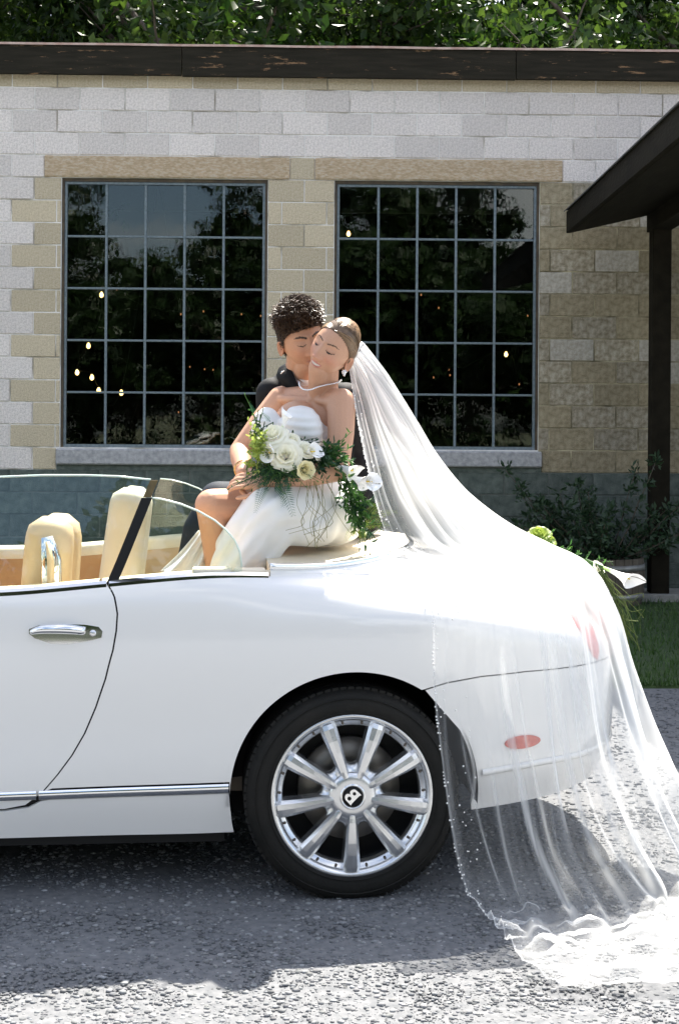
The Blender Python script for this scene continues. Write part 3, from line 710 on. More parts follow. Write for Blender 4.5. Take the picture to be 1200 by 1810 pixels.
def _cr(t, vals):
    k = int(min(max(np.searchsorted(_tt, t)-1, 0), len(_tt)-2)); h = _tt[k+1]-_tt[k]; u = (t-_tt[k])/h
    def tang(i):
        if i == 0: return (vals[1]-vals[0])/(_tt[1]-_tt[0])
        if i == len(_tt)-1: return (vals[-1]-vals[-2])/(_tt[-1]-_tt[-2])
        return (vals[i+1]-vals[i-1])/(_tt[i+1]-_tt[i-1])
    m0, m1 = tang(k)*h, tang(k+1)*h
    return (2*u**3-3*u*u+1)*vals[k]+(u**3-2*u*u+u)*m0+(-2*u**3+3*u*u)*vals[k+1]+(u**3-u*u)*m1
# smooth the control lines along s with a dense table
_sg = np.linspace(S_MIN-0.1, S_MAX+0.1, 420)
def _smooth_tab(vals):
    y = np.interp(_sg, _ss, vals); k = np.hanning(37); k /= k.sum()
    yp = np.pad(y, 18, mode='edge'); return np.convolve(yp, k, mode='valid')
_tabz = [_smooth_tab(L[0]) for L in LINES]; _tabd = [_smooth_tab(L[1]) for L in LINES]
def body(s, t, off=0.0):
    zs = [float(np.interp(s, _sg, z)) for z in _tabz]; ds = [float(np.interp(s, _sg, d)) for d in _tabd]
    z = _cr(t, zs); d = _cr(t, ds)
    x, y, nx_, ny_ = plan(s)
    return Vector((x+nx_*d, y+ny_*d, z))
def body_n(s, t):
    e = 0.004
    a = body(s+e, t)-body(s-e, t); c = body(s, min(t+e, 1))-body(s, max(t-e, 0))
    return a.cross(c).normalized()
def body_px(px, py, g=(0.0, 0.5)):
    s, t = (px-622)/547, max(0.02, min(0.98, 1-(py-1020)/480))
    for _ in range(14):
        e = 1e-3; p0 = project(body(s, t)); ps = project(body(s+e, t)); pt = project(body(s, t+e if t < .99 else t-e)); et = e if t < .99 else -e
        J = np.array([[(ps[0]-p0[0])/e, (pt[0]-p0[0])/et], [(ps[1]-p0[1])/e, (pt[1]-p0[1])/et]])
        try: ds, dt = np.linalg.solve(J, [px-p0[0], py-p0[1]])
        except np.linalg.LinAlgError: break
        s += max(-.15, min(.15, ds)); t += max(-.1, min(.1, dt)); t = max(0.0, min(1.0, t)); s = max(S_MIN, min(S_MAX, s))
    return s, t
TZ = 0.80    # metres that one unit of t stands for, in the flat panel domain
def mirror_v(v): return Vector((v[0], CW-v[1], v[2]))
def panel(name, poly, m, parent=None, grid=0.03, shrink=0.0, thick=0.012, flip_side=False, surf=body, norm=body_n, holes=(), proud=0.0, label=None):
    """poly / holes: lists of (s,t). cuts the body surface; returns near object (and far mirrored one)"""
    def dens(P):
        out = []
        for i in range(len(P)):
            a, c = np.array(P[i]), np.array(P[(i+1) % len(P)])
            L = math.hypot(c[0]-a[0], (c[1]-a[1])*TZ); k = max(1, int(L/grid*1.4))
            for j in range(k): out.append(tuple(a+(c-a)*j/k))
        return out
    loops = [dens(poly)]+[dens(h) for h in holes]
    pts = []; edges = []
    for L in loops:
        b0 = len(pts); pts += L; edges += [(b0+i, b0+(i+1) % len(L)) for i in range(len(L))]
    nb = len(pts)
    A = np.array(loops[0])
    def inside(P, q):
        c = False; n = len(P)
        for i in range(n):
            (x1, y1), (x2, y2) = P[i], P[(i+1) % n]
            if (y1 > q[1]) != (y2 > q[1]) and q[0] < (x2-x1)*(q[1]-y1)/(y2-y1)+x1: c = not c
        return c
    B = np.array([(p[0], p[1]*TZ) for p in pts])
    for s in np.arange(A[:, 0].min()+grid/2, A[:, 0].max(), grid):
        for t in np.arange(A[:, 1].min()+grid/TZ/2, A[:, 1].max(), grid/TZ):
            if inside(loops[0], (s, t)) and not any(inside(h, (s, t)) for h in loops[1:]):
                if np.min(np.hypot(B[:, 0]-s, B[:, 1]-t*TZ)) > grid*0.45: pts.append((s, t))
    r = delaunay_2d_cdt([Vector((p[0], p[1]*TZ)) for p in pts], edges, [], 0, 1e-6)
    vo, fo = r[0], r[2]
    tri = []
    for f in fo:
        c = sum((vo[i] for i in f), Vector((0, 0)))/len(f); q = (c.x, c.y/TZ)
        if inside(loops[0], q) and not any(inside(h, q) for h in loops[1:]): tri.append(tuple(f))
    P3 = [surf(v.x, v.y/TZ) for v in vo]; N3 = [norm(v.x, v.y/TZ) for v in vo]
    P3 = [p+n*proud for p, n in zip(P3, N3)]
    # boundary edges -> inward rim
    cnt = {}
    for f in tri:
        for i in range(3):
            e = (f[i], f[(i+1) % 3]); k = tuple(sorted(e)); cnt.setdefault(k, []).append(e)
    bd = [v[0] for v in cnt.values() if len(v) == 1]
    V = list(P3); N = list(N3); Fs = list(tri); idx = {}
    for a, c in bd:
        for q in (a, c):
            if q not in idx:
                idx[q] = (len(V), len(V)+1)
                V += [P3[q]-N3[q]*0.0008, P3[q]-N3[q]*thick]; N += [None, None]
        Fs += [(c, a, idx[a][0], idx[c][0]), (idx[c][0], idx[a][0], idx[a][1], idx[c][1])]
    objs = []
    # make sure the faces agree with the normals
    if tri:
        if sum((P3[f[1]]-P3[f[0]]).cross(P3[f[2]]-P3[f[0]]).dot(N3[f[0]]) for f in tri) < 0: Fs = [tuple(reversed(f)) for f in Fs]
    for mir in ((False, True) if flip_side else (False,)):
        VV = [mirror_v(v) for v in V] if mir else V
        FF = [tuple(reversed(f)) for f in Fs] if mir else Fs
        me = bpy.data.meshes.new(name); me.from_pydata([tuple(v) for v in VV], [], FF)
        me.polygons.foreach_set('use_smooth', [True]*len(FF)); me.update()
        nn = []
        for vi in range(len(V)):
            n = N[vi]
            if n is None: n = Vector((0, 0, 0))
            elif mir: n = Vector((n.x, -n.y, n.z))
            nn.append(tuple(n))
        me.normals_split_custom_set_from_vertices(nn)
        me.materials.append(m); objs.append(link(name, me, parent or car))
    return objs
def bp(*pts): return [body_px(x, y) for x, y in pts]
G = 0.0028
door_px = [(191, 1033), (203, 1056), (208, 1085), (206, 1115), (200, 1150), (187, 1200), (170, 1250), (150, 1297), (128, 1335), (102, 1370), (76, 1400)]
dl = bp(*door_px)
S_BELT_END = body_px(476, 1012)[0]
def t_at_z(s, z):
    lo, hi = 0.0, 1.0
    for _ in range(30):
        mid = (lo+hi)/2
        if body(s, mid).z < z: lo = mid
        else: hi = mid
    return (lo+hi)/2
T_CH = 0.158   # chrome strip sits on this line
s_f = -2.02    # front door shut line
arch_c, arch_r = (0.018, 0.333), 0.402
def arch_pts(a0, a1, n=40, c=arch_c, r=arch_r):
    out = []
    for i in range(n+1):
        a = R(a0+(a1-a0)*i/n); x, z = c[0]+r*math.cos(a), c[1]+r*math.sin(a)
        s = x
        for _ in range(4): s += x-body(s, t_at_z(s, z)).x
        out.append((s, t_at_z(s, z)))
    return out
bump_line = bp((752, 1219), (790, 1207), (850, 1196), (930, 1187), (1000, 1180), (1052, 1170))
T_BL = bump_line[-1][1]
tail_px = [(1004, 1076), (1012, 1070), (1024, 1076), (1038, 1096), (1050, 1125), (1057, 1150), (1054, 1166), (1047, 1160), (1034, 1134), (1018, 1106), (1006, 1086)]
lamp = bp(*tail_px)
# rear quarter panel: shut line -> arch -> bumper line -> round the tail
a_up = arch_pts(180, 30, 60)
s_b0, t_b0 = bump_line[0]
k = min(range(len(a_up)), key=lambda i: abs(a_up[i][0]-s_b0)+abs(a_up[i][1]-t_b0)); a_up = a_up[:k]
lo_end = (a_up[0][0], T_CH+0.022)
q_poly = [(p[0]+G, p[1]) for p in dl]+[(dl[-1][0]+0.03, T_CH+0.022), (a_up[0][0]-0.001, T_CH+0.022)]+a_up+[(s+0, t+0.003) for s, t in bump_line]+[(S_MAX, T_BL+0.003), (S_MAX, 1.0), (1.2, 1.0), (0.8, 1.0), (0.4, 1.0), (0.0, 1.0), (S_BELT_END, 1.0), (-0.45, 1.0), (dl[0][0]+G, 1.0)]
q_poly = [(s, min(1.0, t)) for s, t in q_poly]
quarter = panel('rear_quarter_panel', q_poly, m_paint, flip_side=True, holes=[lamp])
d_poly = [(p[0]-G, p[1]) for p in dl]+[(dl[-1][0]-0.02, T_CH-0.005), (dl[-1][0]-0.055, T_CH-0.033), (dl[-1][0]-0.12, T_CH-0.045), (s_f+0.06, T_CH-0.05), (s_f+G, T_CH+0.02), (s_f+G, 0.6), (s_f+G, 1.0), (-1.5, 1.0), (-1.1, 1.0), (dl[0][0]-G, 1.0)]
hx = bp((52, 1112), (70, 1105), (110, 1103), (150, 1104), (175, 1108), (182, 1116), (180, 1127), (160, 1132), (120, 1138), (90, 1137), (62, 1128), (52, 1120))
door = panel('door', d_poly, m_paint, flip_side=True)
# front fender with its arch
fa = arch_pts(170, 12, 50, c=(-2.72, 0.335))
f_poly = [(s_f-G, 1.0), (s_f-G, 0.6), (s_f-G, T_CH+0.022), (fa[-1][0]+0.001, T_CH+0.022)]+list(reversed(fa))+[(fa[0][0], fa[0][1]), (S_MIN+0.02, fa[0][1]), (S_MIN+0.02, 1.0), (-3.4, 1.0), (-2.8, 1.0)]
panel('front_fender', f_poly, m_paint, flip_side=True, grid=0.05)
fb = arch_pts(185, 167, 8, c=(-2.72, 0.335))
panel('front_bumper', [(S_MIN+0.02, 0.0), (fb[0][0], 0.0)]+fb+[(S_MIN+0.02, fb[-1][1]-0.004)], m_paint, flip_side=True, grid=0.06)
# rocker
ar0 = arch_pts(198, 180, 8)
r_poly = [(-2.36, 0.0), (ar0[0][0]-0.006, 0.0), (ar0[2][0]-0.004, ar0[2][1] if ar0[2][1] < T_CH-0.02 else T_CH-.03), (a_up[0][0]-0.004, T_CH-0.018), (dl[-1][0]+0.02, T_CH-0.018), (dl[-1][0]-0.005, T_CH-0.022), (dl[-1][0]-0.045, T_CH-0.045), (dl[-1][0]-0.12, T_CH-0.055), (s_f+0.06, T_CH-0.060), (s_f-0.02, T_CH-0.018), (-2.33, T_CH-0.018)]
panel('rocker_panel', r_poly, m_paint, flip_side=True)
# rear bumper
arr = arch_pts(30, -12, 30)
k2 = min(range(len(arr)), key=lambda i: abs(arr[i][0]-s_b0)+abs(arr[i][1]-t_b0)); arr = [p for p in arr[k2:]]
arr = [p for p in arr if body(*p).z > 0.27]
b_poly = [(s, t-0.003) for s, t in bump_line]+[(S_MAX, T_BL-0.003), (S_MAX, 0.0), (1.2, 0.0), (0.9, 0.0), (0.6, 0.0), (arr[-1][0]+0.005, 0.0)]+list(reversed(arr))
panel('rear_bumper', b_poly, m_paint, flip_side=True)
# the dark inner shell behind all gaps (arches left open)
sh_mb = MB()
for mir in (False, True):
    ns, nt2 = 150, 26; vs = []; keep = {}
    for i in range(ns):
        s = S_MIN+0.03+(S_MAX-S_MIN-0.03)*i/(ns-1)
        for j in range(nt2):
            t = 0.02+0.96*j/(nt2-1); p = body(s, t); n = body_n(s, t); q = p-n*0.013
            keep[i, j] = min(math.hypot(p.x-arch_c[0], p.z-arch_c[1]), math.hypot(p.x+2.72, p.z-.335)) > arch_r+0.012
            vs.append(mirror_v(q) if mir else q)
    fs = [(i*nt2+j, (i+1)*nt2+j, (i+1)*nt2+j+1, i*nt2+j+1) for i in range(ns-1) for j in range(nt2-1) if all(keep[a, c] for a, c in ((i, j), (i+1, j), (i, j+1), (i+1, j+1)))]
    sh_mb.add(vs, fs, True)
sh_mb.build('inner_shell', m_black, car)
# wheel wells and floor pan
for cx in (arch_c[0], -2.72):
    for y0, y1 in ((0.03, 0.42), (CW-0.03, CW-0.42)):
        ww = MB(); n = 40; vs = []
        for i in range(n+1):
            a = R(-6+192*i/n)
            for y in (y0, y1): vs.append((cx+arch_r*1.02*math.cos(a), y, 0.335+arch_r*1.02*math.sin(a)))
        b0 = [(2*i, 2*i+2, 2*i+3, 2*i+1) for i in range(n)]
        ww.add(vs+[(cx, y1, .335)], b0+[(2*i+1, 2*i+3, 2*n+2) for i in range(n)], True); ww.build('wheel_well', m_black, car)
fp = MB(); fp.box(-3.9, -3.1, 0.25, CW-0.25, 0.17, 0.24); fp.box(-2.3, -0.40, 0.10, CW-0.10, 0.165, 0.22); fp.box(-3.1, -2.3, 0.45, CW-0.45, 0.17, 0.24); fp.box(-0.40, 0.44, 0.45, CW-0.45, 0.17, 0.24); fp.box(0.44, 0.72, 0.45, CW-0.45, 0.25, 0.31)
fp.build('underbody', m_black, car)

# ---- deck behind the cockpit: loft from the shoulder line to the chrome horseshoe, then closed over the boot
hs_px = [(478, 1004, .085), (540, 1004, .12), (600, 1000, .17), (650, 992, .24), (690, 982, .33)]
HS = [(*carpx(x, y, l)[:1], l, carpx(x, y, l)[1]) for x, y, l in hs_px]
HS += [(0.245, 0.47, 1.088), (0.285, 0.62, 1.09), (0.305, 0.78, 1.09), (0.31, 0.94, 1.09)]
HSc = crv(HS, 60)
s_dk = np.concatenate([np.linspace(S_BELT_END+0.004, 0.75, 34), np.linspace(0.78, S_MAX, 27)[0:]])
def hs_at(u): 
    k = u*(len(HSc)-1); i = min(int(k), len(HSc)-2); f = k-i
    return Vector(HSc[i]*(1-f)+HSc[i+1]*f)
def deck(u, wv):
    """u 0..1 from belt end round to the tail centre; wv 0 (shoulder) .. 1 (horseshoe)"""
    s = float(np.interp(u, np.linspace(0, 1, len(s_dk)), s_dk)); p0 = body(s, 1.0); t0 = (body(s, 1.0)-body(s, 0.97))
    uu = u**0.85; p1 = hs_at(uu)
    D = (p1-p0).length; t0 = t0.normalized()*D*0.9
    i_ = Vector((-0.25*(1-0), 0, 0)); dirn = (p1-p0); dirn.z = 0
    t1 = dirn.normalized()*D*0.8 if dirn.length > 1e-6 else Vector((0, 0.05, 0)); t1.z = 0.02+0.04*u
    x = wv
    return p0*(2*x**3-3*x*x+1)+t0*(x**3-2*x*x+x)+p1*(-2*x**3+3*x*x)+t1*(x**3-x*x)
def deck_mesh(name, u0, u1, w0, w1, m, nu=70, nw=16, z_off=0.0):
    mb = MB(); vs = []
    w0f = w0 if callable(w0) else (lambda u: w0); w1f = w1 if callable(w1) else (lambda u: w1)
    for i in range(nu+1):
        u = u0+(u1-u0)*i/nu
        for j in range(nw+1):
            a, c = w0f(u), w1f(u); vs.append(deck(u, a+(c-a)*j/nw)+Vector((0, 0, z_off)))
    fs = [(i*(nw+1)+j, (i+1)*(nw+1)+j, (i+1)*(nw+1)+j+1, i*(nw+1)+j+1) for i in range(nu) for j in range(nw)]
    # rim skirts on w ends
    n0 = len(vs)
    for j in (0, nw):
        b0 = len(vs)
        for i in range(nu+1): vs.append(vs[i*(nw+1)+j]-Vector((0, 0, 0.010)))
        for i in range(nu):
            q = (i*(nw+1)+j, (i+1)*(nw+1)+j, b0+i+1, b0+i); fs.append(q if j else tuple(reversed(q)))
    fs = [tuple(reversed(f)) for f in fs]
    mb.add(vs, fs, True); mb.add([mirror_v(v) for v in vs], [tuple(reversed(f)) for f in fs], True)
    return mb.build(name, m, car)
U_B = 0.40
gapw = lambda u: 0.42 if u < .62 else 0.42-0.42*smoothstep(.62, .80, u)
deck_mesh('rear_deck', 0.0, 1.0, 0.0, lambda u: max(0.004, gapw(u)-0.008), m_paint)
deck_mesh('boot_lid', 0.0, 1.0, lambda u: gapw(u)+0.008, 1.0, m_paint)
deck_mesh('deck_underlay', 0.0, 1.0, 0.02, 0.98, m_black, z_off=-0.012)
# chrome horseshoe + belt strips
def strip(name, pts, wdt, m, hgt=0.006, mirror=True):
    mb = MB(); P = [Vector(p) for p in pts]
    mb.tube(P+[mirror_v(p) for p in reversed(P[:-1])], wdt, 10, flat=1.0)
    return mb.build(name, m, car)
hsv = [Vector(p)+Vector((0, 0, 0.004)) for p in HSc]
strip('chrome_surround', hsv, 0.012, m_chrome)
belt = [body(s, 1.0)+Vector((0, 0.004, 0.004)) for s in np.linspace(s_f, dl[0][0]-0.004, 40)]
belt2 = [body(s, 1.0)+Vector((0, 0.004, 0.004)) for s in np.linspace(dl[0][0]+0.004, S_BELT_END-0.002, 24)]
def belt_strip(name, pts):
    for mir in (False, True):
        mb = MB(); vs = []
        for p in pts:
            for dy, dz in ((-0.004, -0.028), (-0.010, -0.021), (-0.008, -0.002), (0.006, 0.007), (0.020, 0.006), (0.022, -0.02)): 
                q = Vector(p)+Vector((0, dy, dz)); vs.append(mirror_v(q) if mir else q)
        fs = []
        for i in range(len(pts)-1):
            for j in range(5): 
                q = (i*6+j, i*6+j+1, (i+1)*6+j+1, (i+1)*6+j); fs.append(q if mir else tuple(reversed(q)))
        e0 = tuple(range(6)); e1 = tuple((len(pts)-1)*6+j for j in range(6))
        fs += [e0 if not mir else e0[::-1], e1[::-1] if not mir else e1]
        mb.add(vs, fs, False); mb.build(name, m_chrome, car)
belt_strip('belt_trim', belt); belt_strip('belt_trim', belt2)
# lower chrome strips
def side_strip(name, s0, s1, tfun, half, m, n=60, proud=0.006):
    for mir in (False, True):
        mb = MB(); vs = []
        for i in range(n+1):
            s = s0+(s1-s0)*i/n; t = tfun(s); 
            for dt, pr in ((-half, 0.0), (-half*.8, proud*.8), (0, proud), (half*.8, proud*.8), (half, 0.0)):
                p = body(s, t+dt/TZ); nn = body_n(s, t+dt/TZ); q = p+nn*(pr+0.0005); vs.append(mirror_v(q) if mir else q)
        fs = []
        for i in range(n):
            for j in range(4):
                q = (i*5+j, (i+1)*5+j, (i+1)*5+j+1, i*5+j+1); fs.append(tuple(reversed(q)) if mir else q)
        mb.add(vs, fs, True); mb.build(name, m, car)
side_strip('sill_strip', -2.30, dl[-1][0]-0.02, lambda s: T_CH, 0.0125, m_chrome)
side_strip('sill_strip', dl[-1][0]-0.012, a_up[0][0]-0.004, lambda s: T_CH, 0.0125, m_chrome, 40)
st = bp((851, 1366), (900, 1357), (960, 1346), (1030, 1331))
t_st = np.mean([q[1] for q in st])
side_strip('bumper_strip', st[0][0]-0.0, S_MAX, lambda s: float(np.interp(s, [q[0] for q in st], [q[1] for q in st])), 0.011, m_paint, 60, 0.008)
# dark accent lines either side of the bumper strip come from its own recess
# tail lamp and side marker
panel('tail_lamp', [(s, t) for s, t in lamp], m_redlens, flip_side=True, grid=0.02, proud=0.004)
mk = bp(*[(922+31*math.cos(a), 1311-4*math.cos(a)+11.5*math.sin(a)) for a in np.linspace(0, 2*math.pi, 28, endpoint=False)])
panel('side_marker', mk, m_red2, flip_side=True, grid=0.015, proud=0.006)
# fuel flap is on the far side; door handle on the near side
hp = [body(*q) for q in hx]
hand_me = MB()
hc = body(*body_px(116, 1120)); hn = body_n(*body_px(116, 1120))
dr = door[0]
rec = panel('handle_cup', hx, m_chrome, parent=dr, grid=0.012, proud=0.002, thick=0.01)
bar = []
rad = []
for i, (x, y) in enumerate(((56, 1117), (75, 1112), (100, 1111), (125, 1112), (150, 1115))):
    q = body_px(x, y); bar.append(body(*q)+body_n(*q)*(0.012+0.012*math.sin(math.pi*(i+.4)/5))); rad.append((0.008, .014, .0155, .015, .013)[i])
mb = MB(); bb = crv([tuple(p) for p in bar], 20); rr_ = crv([(r_,) for r_ in rad], 20)[:, 0]; mb.tube(bb, list(rr_), 14, flat=0.95); mb.build('handle', m_chrome, dr)
q = body_px(165, 1119); n_ = body_n(*q); p_ = body(*q)+n_*0.004
lk = MB(); ML = Matrix.Translation(p_) @ n_.to_track_quat('Z', 'Y').to_matrix().to_4x4()
lk.lathe([(0.0, 0.004), (0.008, 0.004), (0.010, 0.002), (0.0105, 0.0)], 20, ML); lk.build('lock', m_alloy, dr)
q = body_px(143, 1117); n_ = body_n(*q); ML = Matrix.Translation(body(*q)+n_*0.0275) @ n_.to_track_quat('Z', 'Y').to_matrix().to_4x4()
lk = MB(); lk.box(-.005, .005, -.005, .005, -0.003, 0.001, M=ML); lk.build('handle_button', m_black, dr)

# ---- glass
def glass_sheet(name, poly, ybase, zb, lean, parent, mir, edge=True):
    """poly in (x,z); leans inwards with height"""
    mb = MB(); P = []
    for x, z in poly: 
        y = ybase+(z-zb)*lean; v = Vector((x, y, z)); P.append(mirror_v(v) if mir else v)
    n = len(P); T = Vector((0, 0.0045 if not mir else -0.0045, 0))
    mb.add(P+[p+T for p in P], [tuple(range(n)), tuple(range(2*n-1, n-1, -1))])
    o = mb.build(name, m_carglass, parent)
    return o, P
def edge_line(name, pts, parent, r=0.0032):
    mb = MB(); mb.tube(pts, r, 6); mb.build(name, m_glassedge, parent)
YB = 0.075
def gpx(px, py):
    y = YB
    for _ in range(5):
        x, z = carpx(px, py, y); y = YB+(z-1.0)*0.20
    return (x, z)
dtop = [gpx(*q) for q in ((-60, 846), (0, 843), (80, 840), (150, 840), (210, 842), (267, 848))]
dtop = [(-1.95, 1.04), (-1.75, 1.20), (-1.55, 1.31), (-1.38, 1.352)]+dtop
rear_e = [gpx(264, 862), gpx(228, 950), gpx(193, 1028)]
poly = dtop+rear_e+[(-1.3, 0.97), (-1.95, 0.97)]
gl, P = glass_sheet('door_glass', poly, YB, 1.0, 0.20, door[0], False)
edge_line('glass_edge', [P[i]+Vector((0, .002, 0)) for i in range(len(dtop))], door[0])
qtop = [gpx(*q) for q in ((258, 879), (285, 882), (320, 891), (350, 903), (380, 920), (400, 937), (415, 955), (424, 975), (428, 1002))]
poly = [gpx(200, 1028)]+qtop+[(qtop[-1][0], 0.99)]
gl2, P = glass_sheet('quarter_glass', poly, YB, 1.0, 0.20, car, False)
edge_line('glass_edge', [P[i]+Vector((0, .002, 0)) for i in range(1, len(qtop)+1)], gl2)
gl3, P = glass_sheet('quarter_glass', poly, YB, 1.0, 0.20, car, True)
edge_line('glass_edge', [P[i]+Vector((0, -.002, 0)) for i in range(1, len(qtop)+1)], gl3)
# dark seal strip at the rear of the door glass
def seal(pts, wdt, m, name, dy=-0.006):
    mb = MB(); vs = []
    for (px, py) in pts:
        for dx in (-wdt/2, wdt/2):
            x, z = gpx(px+dx, py); y = YB+(z-1.0)*0.20+dy; vs += [(x, y, z), (x, y+0.016, z)]
    n = len(pts); fs = []
    for i in range(n-1):
        a, c = i*4, (i+1)*4
        fs += [(a, a+2, c+2, c), (a+1, c+1, c+3, a+3), (a, c, c+1, a+1), (a+2, a+3, c+3, c+2)]
    fs += [(0, 1, 3, 2), ((n-1)*4, (n-1)*4+2, (n-1)*4+3, (n-1)*4+1)]
    mb.add(vs, fs); return mb.build(name, m, door[0])
m_seal2 = mat('tinted_edge', (0.09, 0.065, 0.02), 0.3, c2=(0.13, 0.09, 0.03), scale=30)
seal([(197, 1034), (215, 992), (232, 950), (246, 915), (260, 880)], 19, m_black, 'window_seal')
seal([(260.5, 879), (267, 863), (273, 849)], 14, m_seal2, 'window_seal', -0.003)
# windscreen (out of frame to the left) with its frame
ws = MB(); top = []; 
def wsf(u, v): # u across 0..1, v up 0..1
    y = 0.16+(CW-0.32)*u; bow = 0.22*(2*u-1)**2
    y = (y-0.94)*(1-0.16*v)+0.94
    return Vector((-2.35+0.62*v+bow, y, 0.99+0.34*v))
vs = [wsf(i/16, j/6) for i in range(17) for j in range(7)]
ws.add(vs, [(i*7+j, (i+1)*7+j, (i+1)*7+j+1, i*7+j+1) for i in range(16) for j in range(6)], True); wso = ws.build('windscreen', m_carglass, car)
fr = MB(); fr.tube([wsf(0, j/8) for j in range(9)]+[wsf(i/16, 1) for i in range(1, 17)]+[wsf(1, 1-j/8) for j in range(1, 9)], 0.022, 8); fr.build('windscreen_frame', m_paint, wso)
# bonnet + scuttle
bn = MB(); ns = 40; vs = []
for i in range(ns+1):
    s = S_MIN+0.02+(-2.1-(S_MIN+0.02))*i/ns
    p = body(s, 1.0); q = mirror_v(p)
    for j in range(17):
        v = j/16; r_ = p.lerp(q, v); r_.z += 0.07*math.sin(math.pi*v)*min(1, (i/ns)*2.5+.1); 
        r_.x += -0.12*math.sin(math.pi*v)*(1-i/ns); vs.append(r_)
bn.add(vs, [(i*17+j, (i+1)*17+j, (i+1)*17+j+1, i*17+j+1) for i in range(ns) for j in range(16)], True); bn.build('bonnet', m_paint, car)
gr = MB()
vs = []
for z in (0.22, 0.45, 0.62, 0.77):
    for j in range(9):
        v = j/8; vs.append((-4.05-0.10*math.sin(math.pi*v), 0.5+(CW-1.0)*v, z))
gr.add(vs, [(i*9+j, i*9+j+1, (i+1)*9+j+1, (i+1)*9+j) for i in range(3) for j in range(8)], True); gr.build('front_grille', m_chrome, car)

# ---- interior
def rbox(x0, x1, y0, y1, z0, z1, r, M=None, n=3):
    """rounded box mesh data"""
    bm = bmesh.new(); bmesh.ops.create_cube(bm, size=1.0)
    for v in bm.verts: v.co = Vector(((x0+x1)/2+v.co.x*(x1-x0), (y0+y1)/2+v.co.y*(y1-y0), (z0+z1)/2+v.co.z*(z1-z0)))
    r = min(r, (x1-x0)/2.05, (y1-y0)/2.05, (z1-z0)/2.05)
    bmesh.ops.bevel(bm, geom=list(bm.edges), offset=r, segments=n, affect='EDGES', profile=0.5)
    vs = [v.co.copy() for v in bm.verts]; ix = {v: i for i, v in enumerate(bm.verts)}; fs = [tuple(ix[v] for v in f.verts) for f in bm.faces]; bm.free()
    if M is not None: vs = [M @ v for v in vs]
    return vs, fs
def radd(mb, *a, **k): mb.add(*rbox(*a, **k), True)
tub = MB()
tub.box(-2.2, -0.42, 0.16, CW-0.16, 0.222, 0.26)
tub.build('cabin_floor', mat('cabin_carpet', (0.20, 0.12, 0.06), 0.95, bump=0.5, bscale=300), car)
# door cards / side trim both sides: dark outer gap filled with trim from belt to floor
for mir in (False, True):
    fy = (lambda y: CW-y) if mir else (lambda y: y)
    def sbox(mb, x0, x1, y0, y1, z0, z1, r=0.02):
        a, c = sorted((fy(y0), fy(y1))); radd(mb, x0, x1, a, c, z0, z1, r)
    d_o = door[1 if mir else 0]
    # cream capping following the belt
    for (sa, sb, par) in ((s_f, dl[0][0]-0.03, d_o), (dl[0][0]-0.02, S_BELT_END+0.01, car)):
        mb = MB(); vs = []; n = 30
        for i in range(n+1):
            s = sa+(sb-sa)*i/n; p = body(s, 1.0)
            for dy, dz in ((0.024, -0.03), (0.024, 0.004), (0.05, 0.014), (0.105, 0.010), (0.118, -0.006), (0.118, -0.04)):
                q = Vector((p.x, p.y+dy, p.z+dz)); vs.append(mirror_v(q) if mir else q)
        fs = []
        for i in range(n):
            for j in range(5):
                q = (i*6+j, (i+1)*6+j, (i+1)*6+j+1, i*6+j+1); fs.append(q if mir else tuple(reversed(q)))
        mb.add(vs, fs, True); mb.build('door_capping', m_leather2, par)
        mb = MB(); vs = []; sb = min(sb, -0.44)
        for i in range(n+1):
            s = sa+(sb-sa)*i/n; p = body(s, 1.0)
            for dy, dz in ((0.112, -0.03), (0.125, -0.06), (0.125, -0.17), (0.132, -0.185), (0.145, -0.25), (0.14, -0.5), (0.14, -0.75)):
                q = Vector((p.x, p.y+dy, p.z+dz)); vs.append(mirror_v(q) if mir else q)
        fs = []
        for i in range(n):
            for j in range(6):
                q = (i*7+j, (i+1)*7+j, (i+1)*7+j+1, i*7+j+1); fs.append(q if mir else tuple(reversed(q)))
        mb.add(vs, fs, True); mb.build('door_card', m_tanl if par is d_o else m_leather, par)
# far side: speaker and handle slot
xs_, zs_ = carpx(289, 972, 1.745); ys_ = 1.752
m_grill = mat('speaker_mesh', (0.30, 0.24, 0.17), 0.6, c2=(0.12, 0.09, 0.06), scale=400)
mb = MB(); ML = Matrix.Translation((xs_, 1.744, zs_)) @ Matrix.Rotation(R(90), 4, 'X'); mb.lathe([(0, 0.004), (0.021, 0.004), (0.022, 0.007), (0.027, 0.007), (0.028, 0.0)], 28, ML); mb.build('speaker', m_grill, car)
xs_, zs_ = carpx(244, 993, 1.745); mb = MB(); radd(mb, xs_-0.022, xs_+0.022, 1.732, 1.75, zs_-0.007, zs_+0.007, 0.005); mb.build('vent_slot', m_chrome, car)
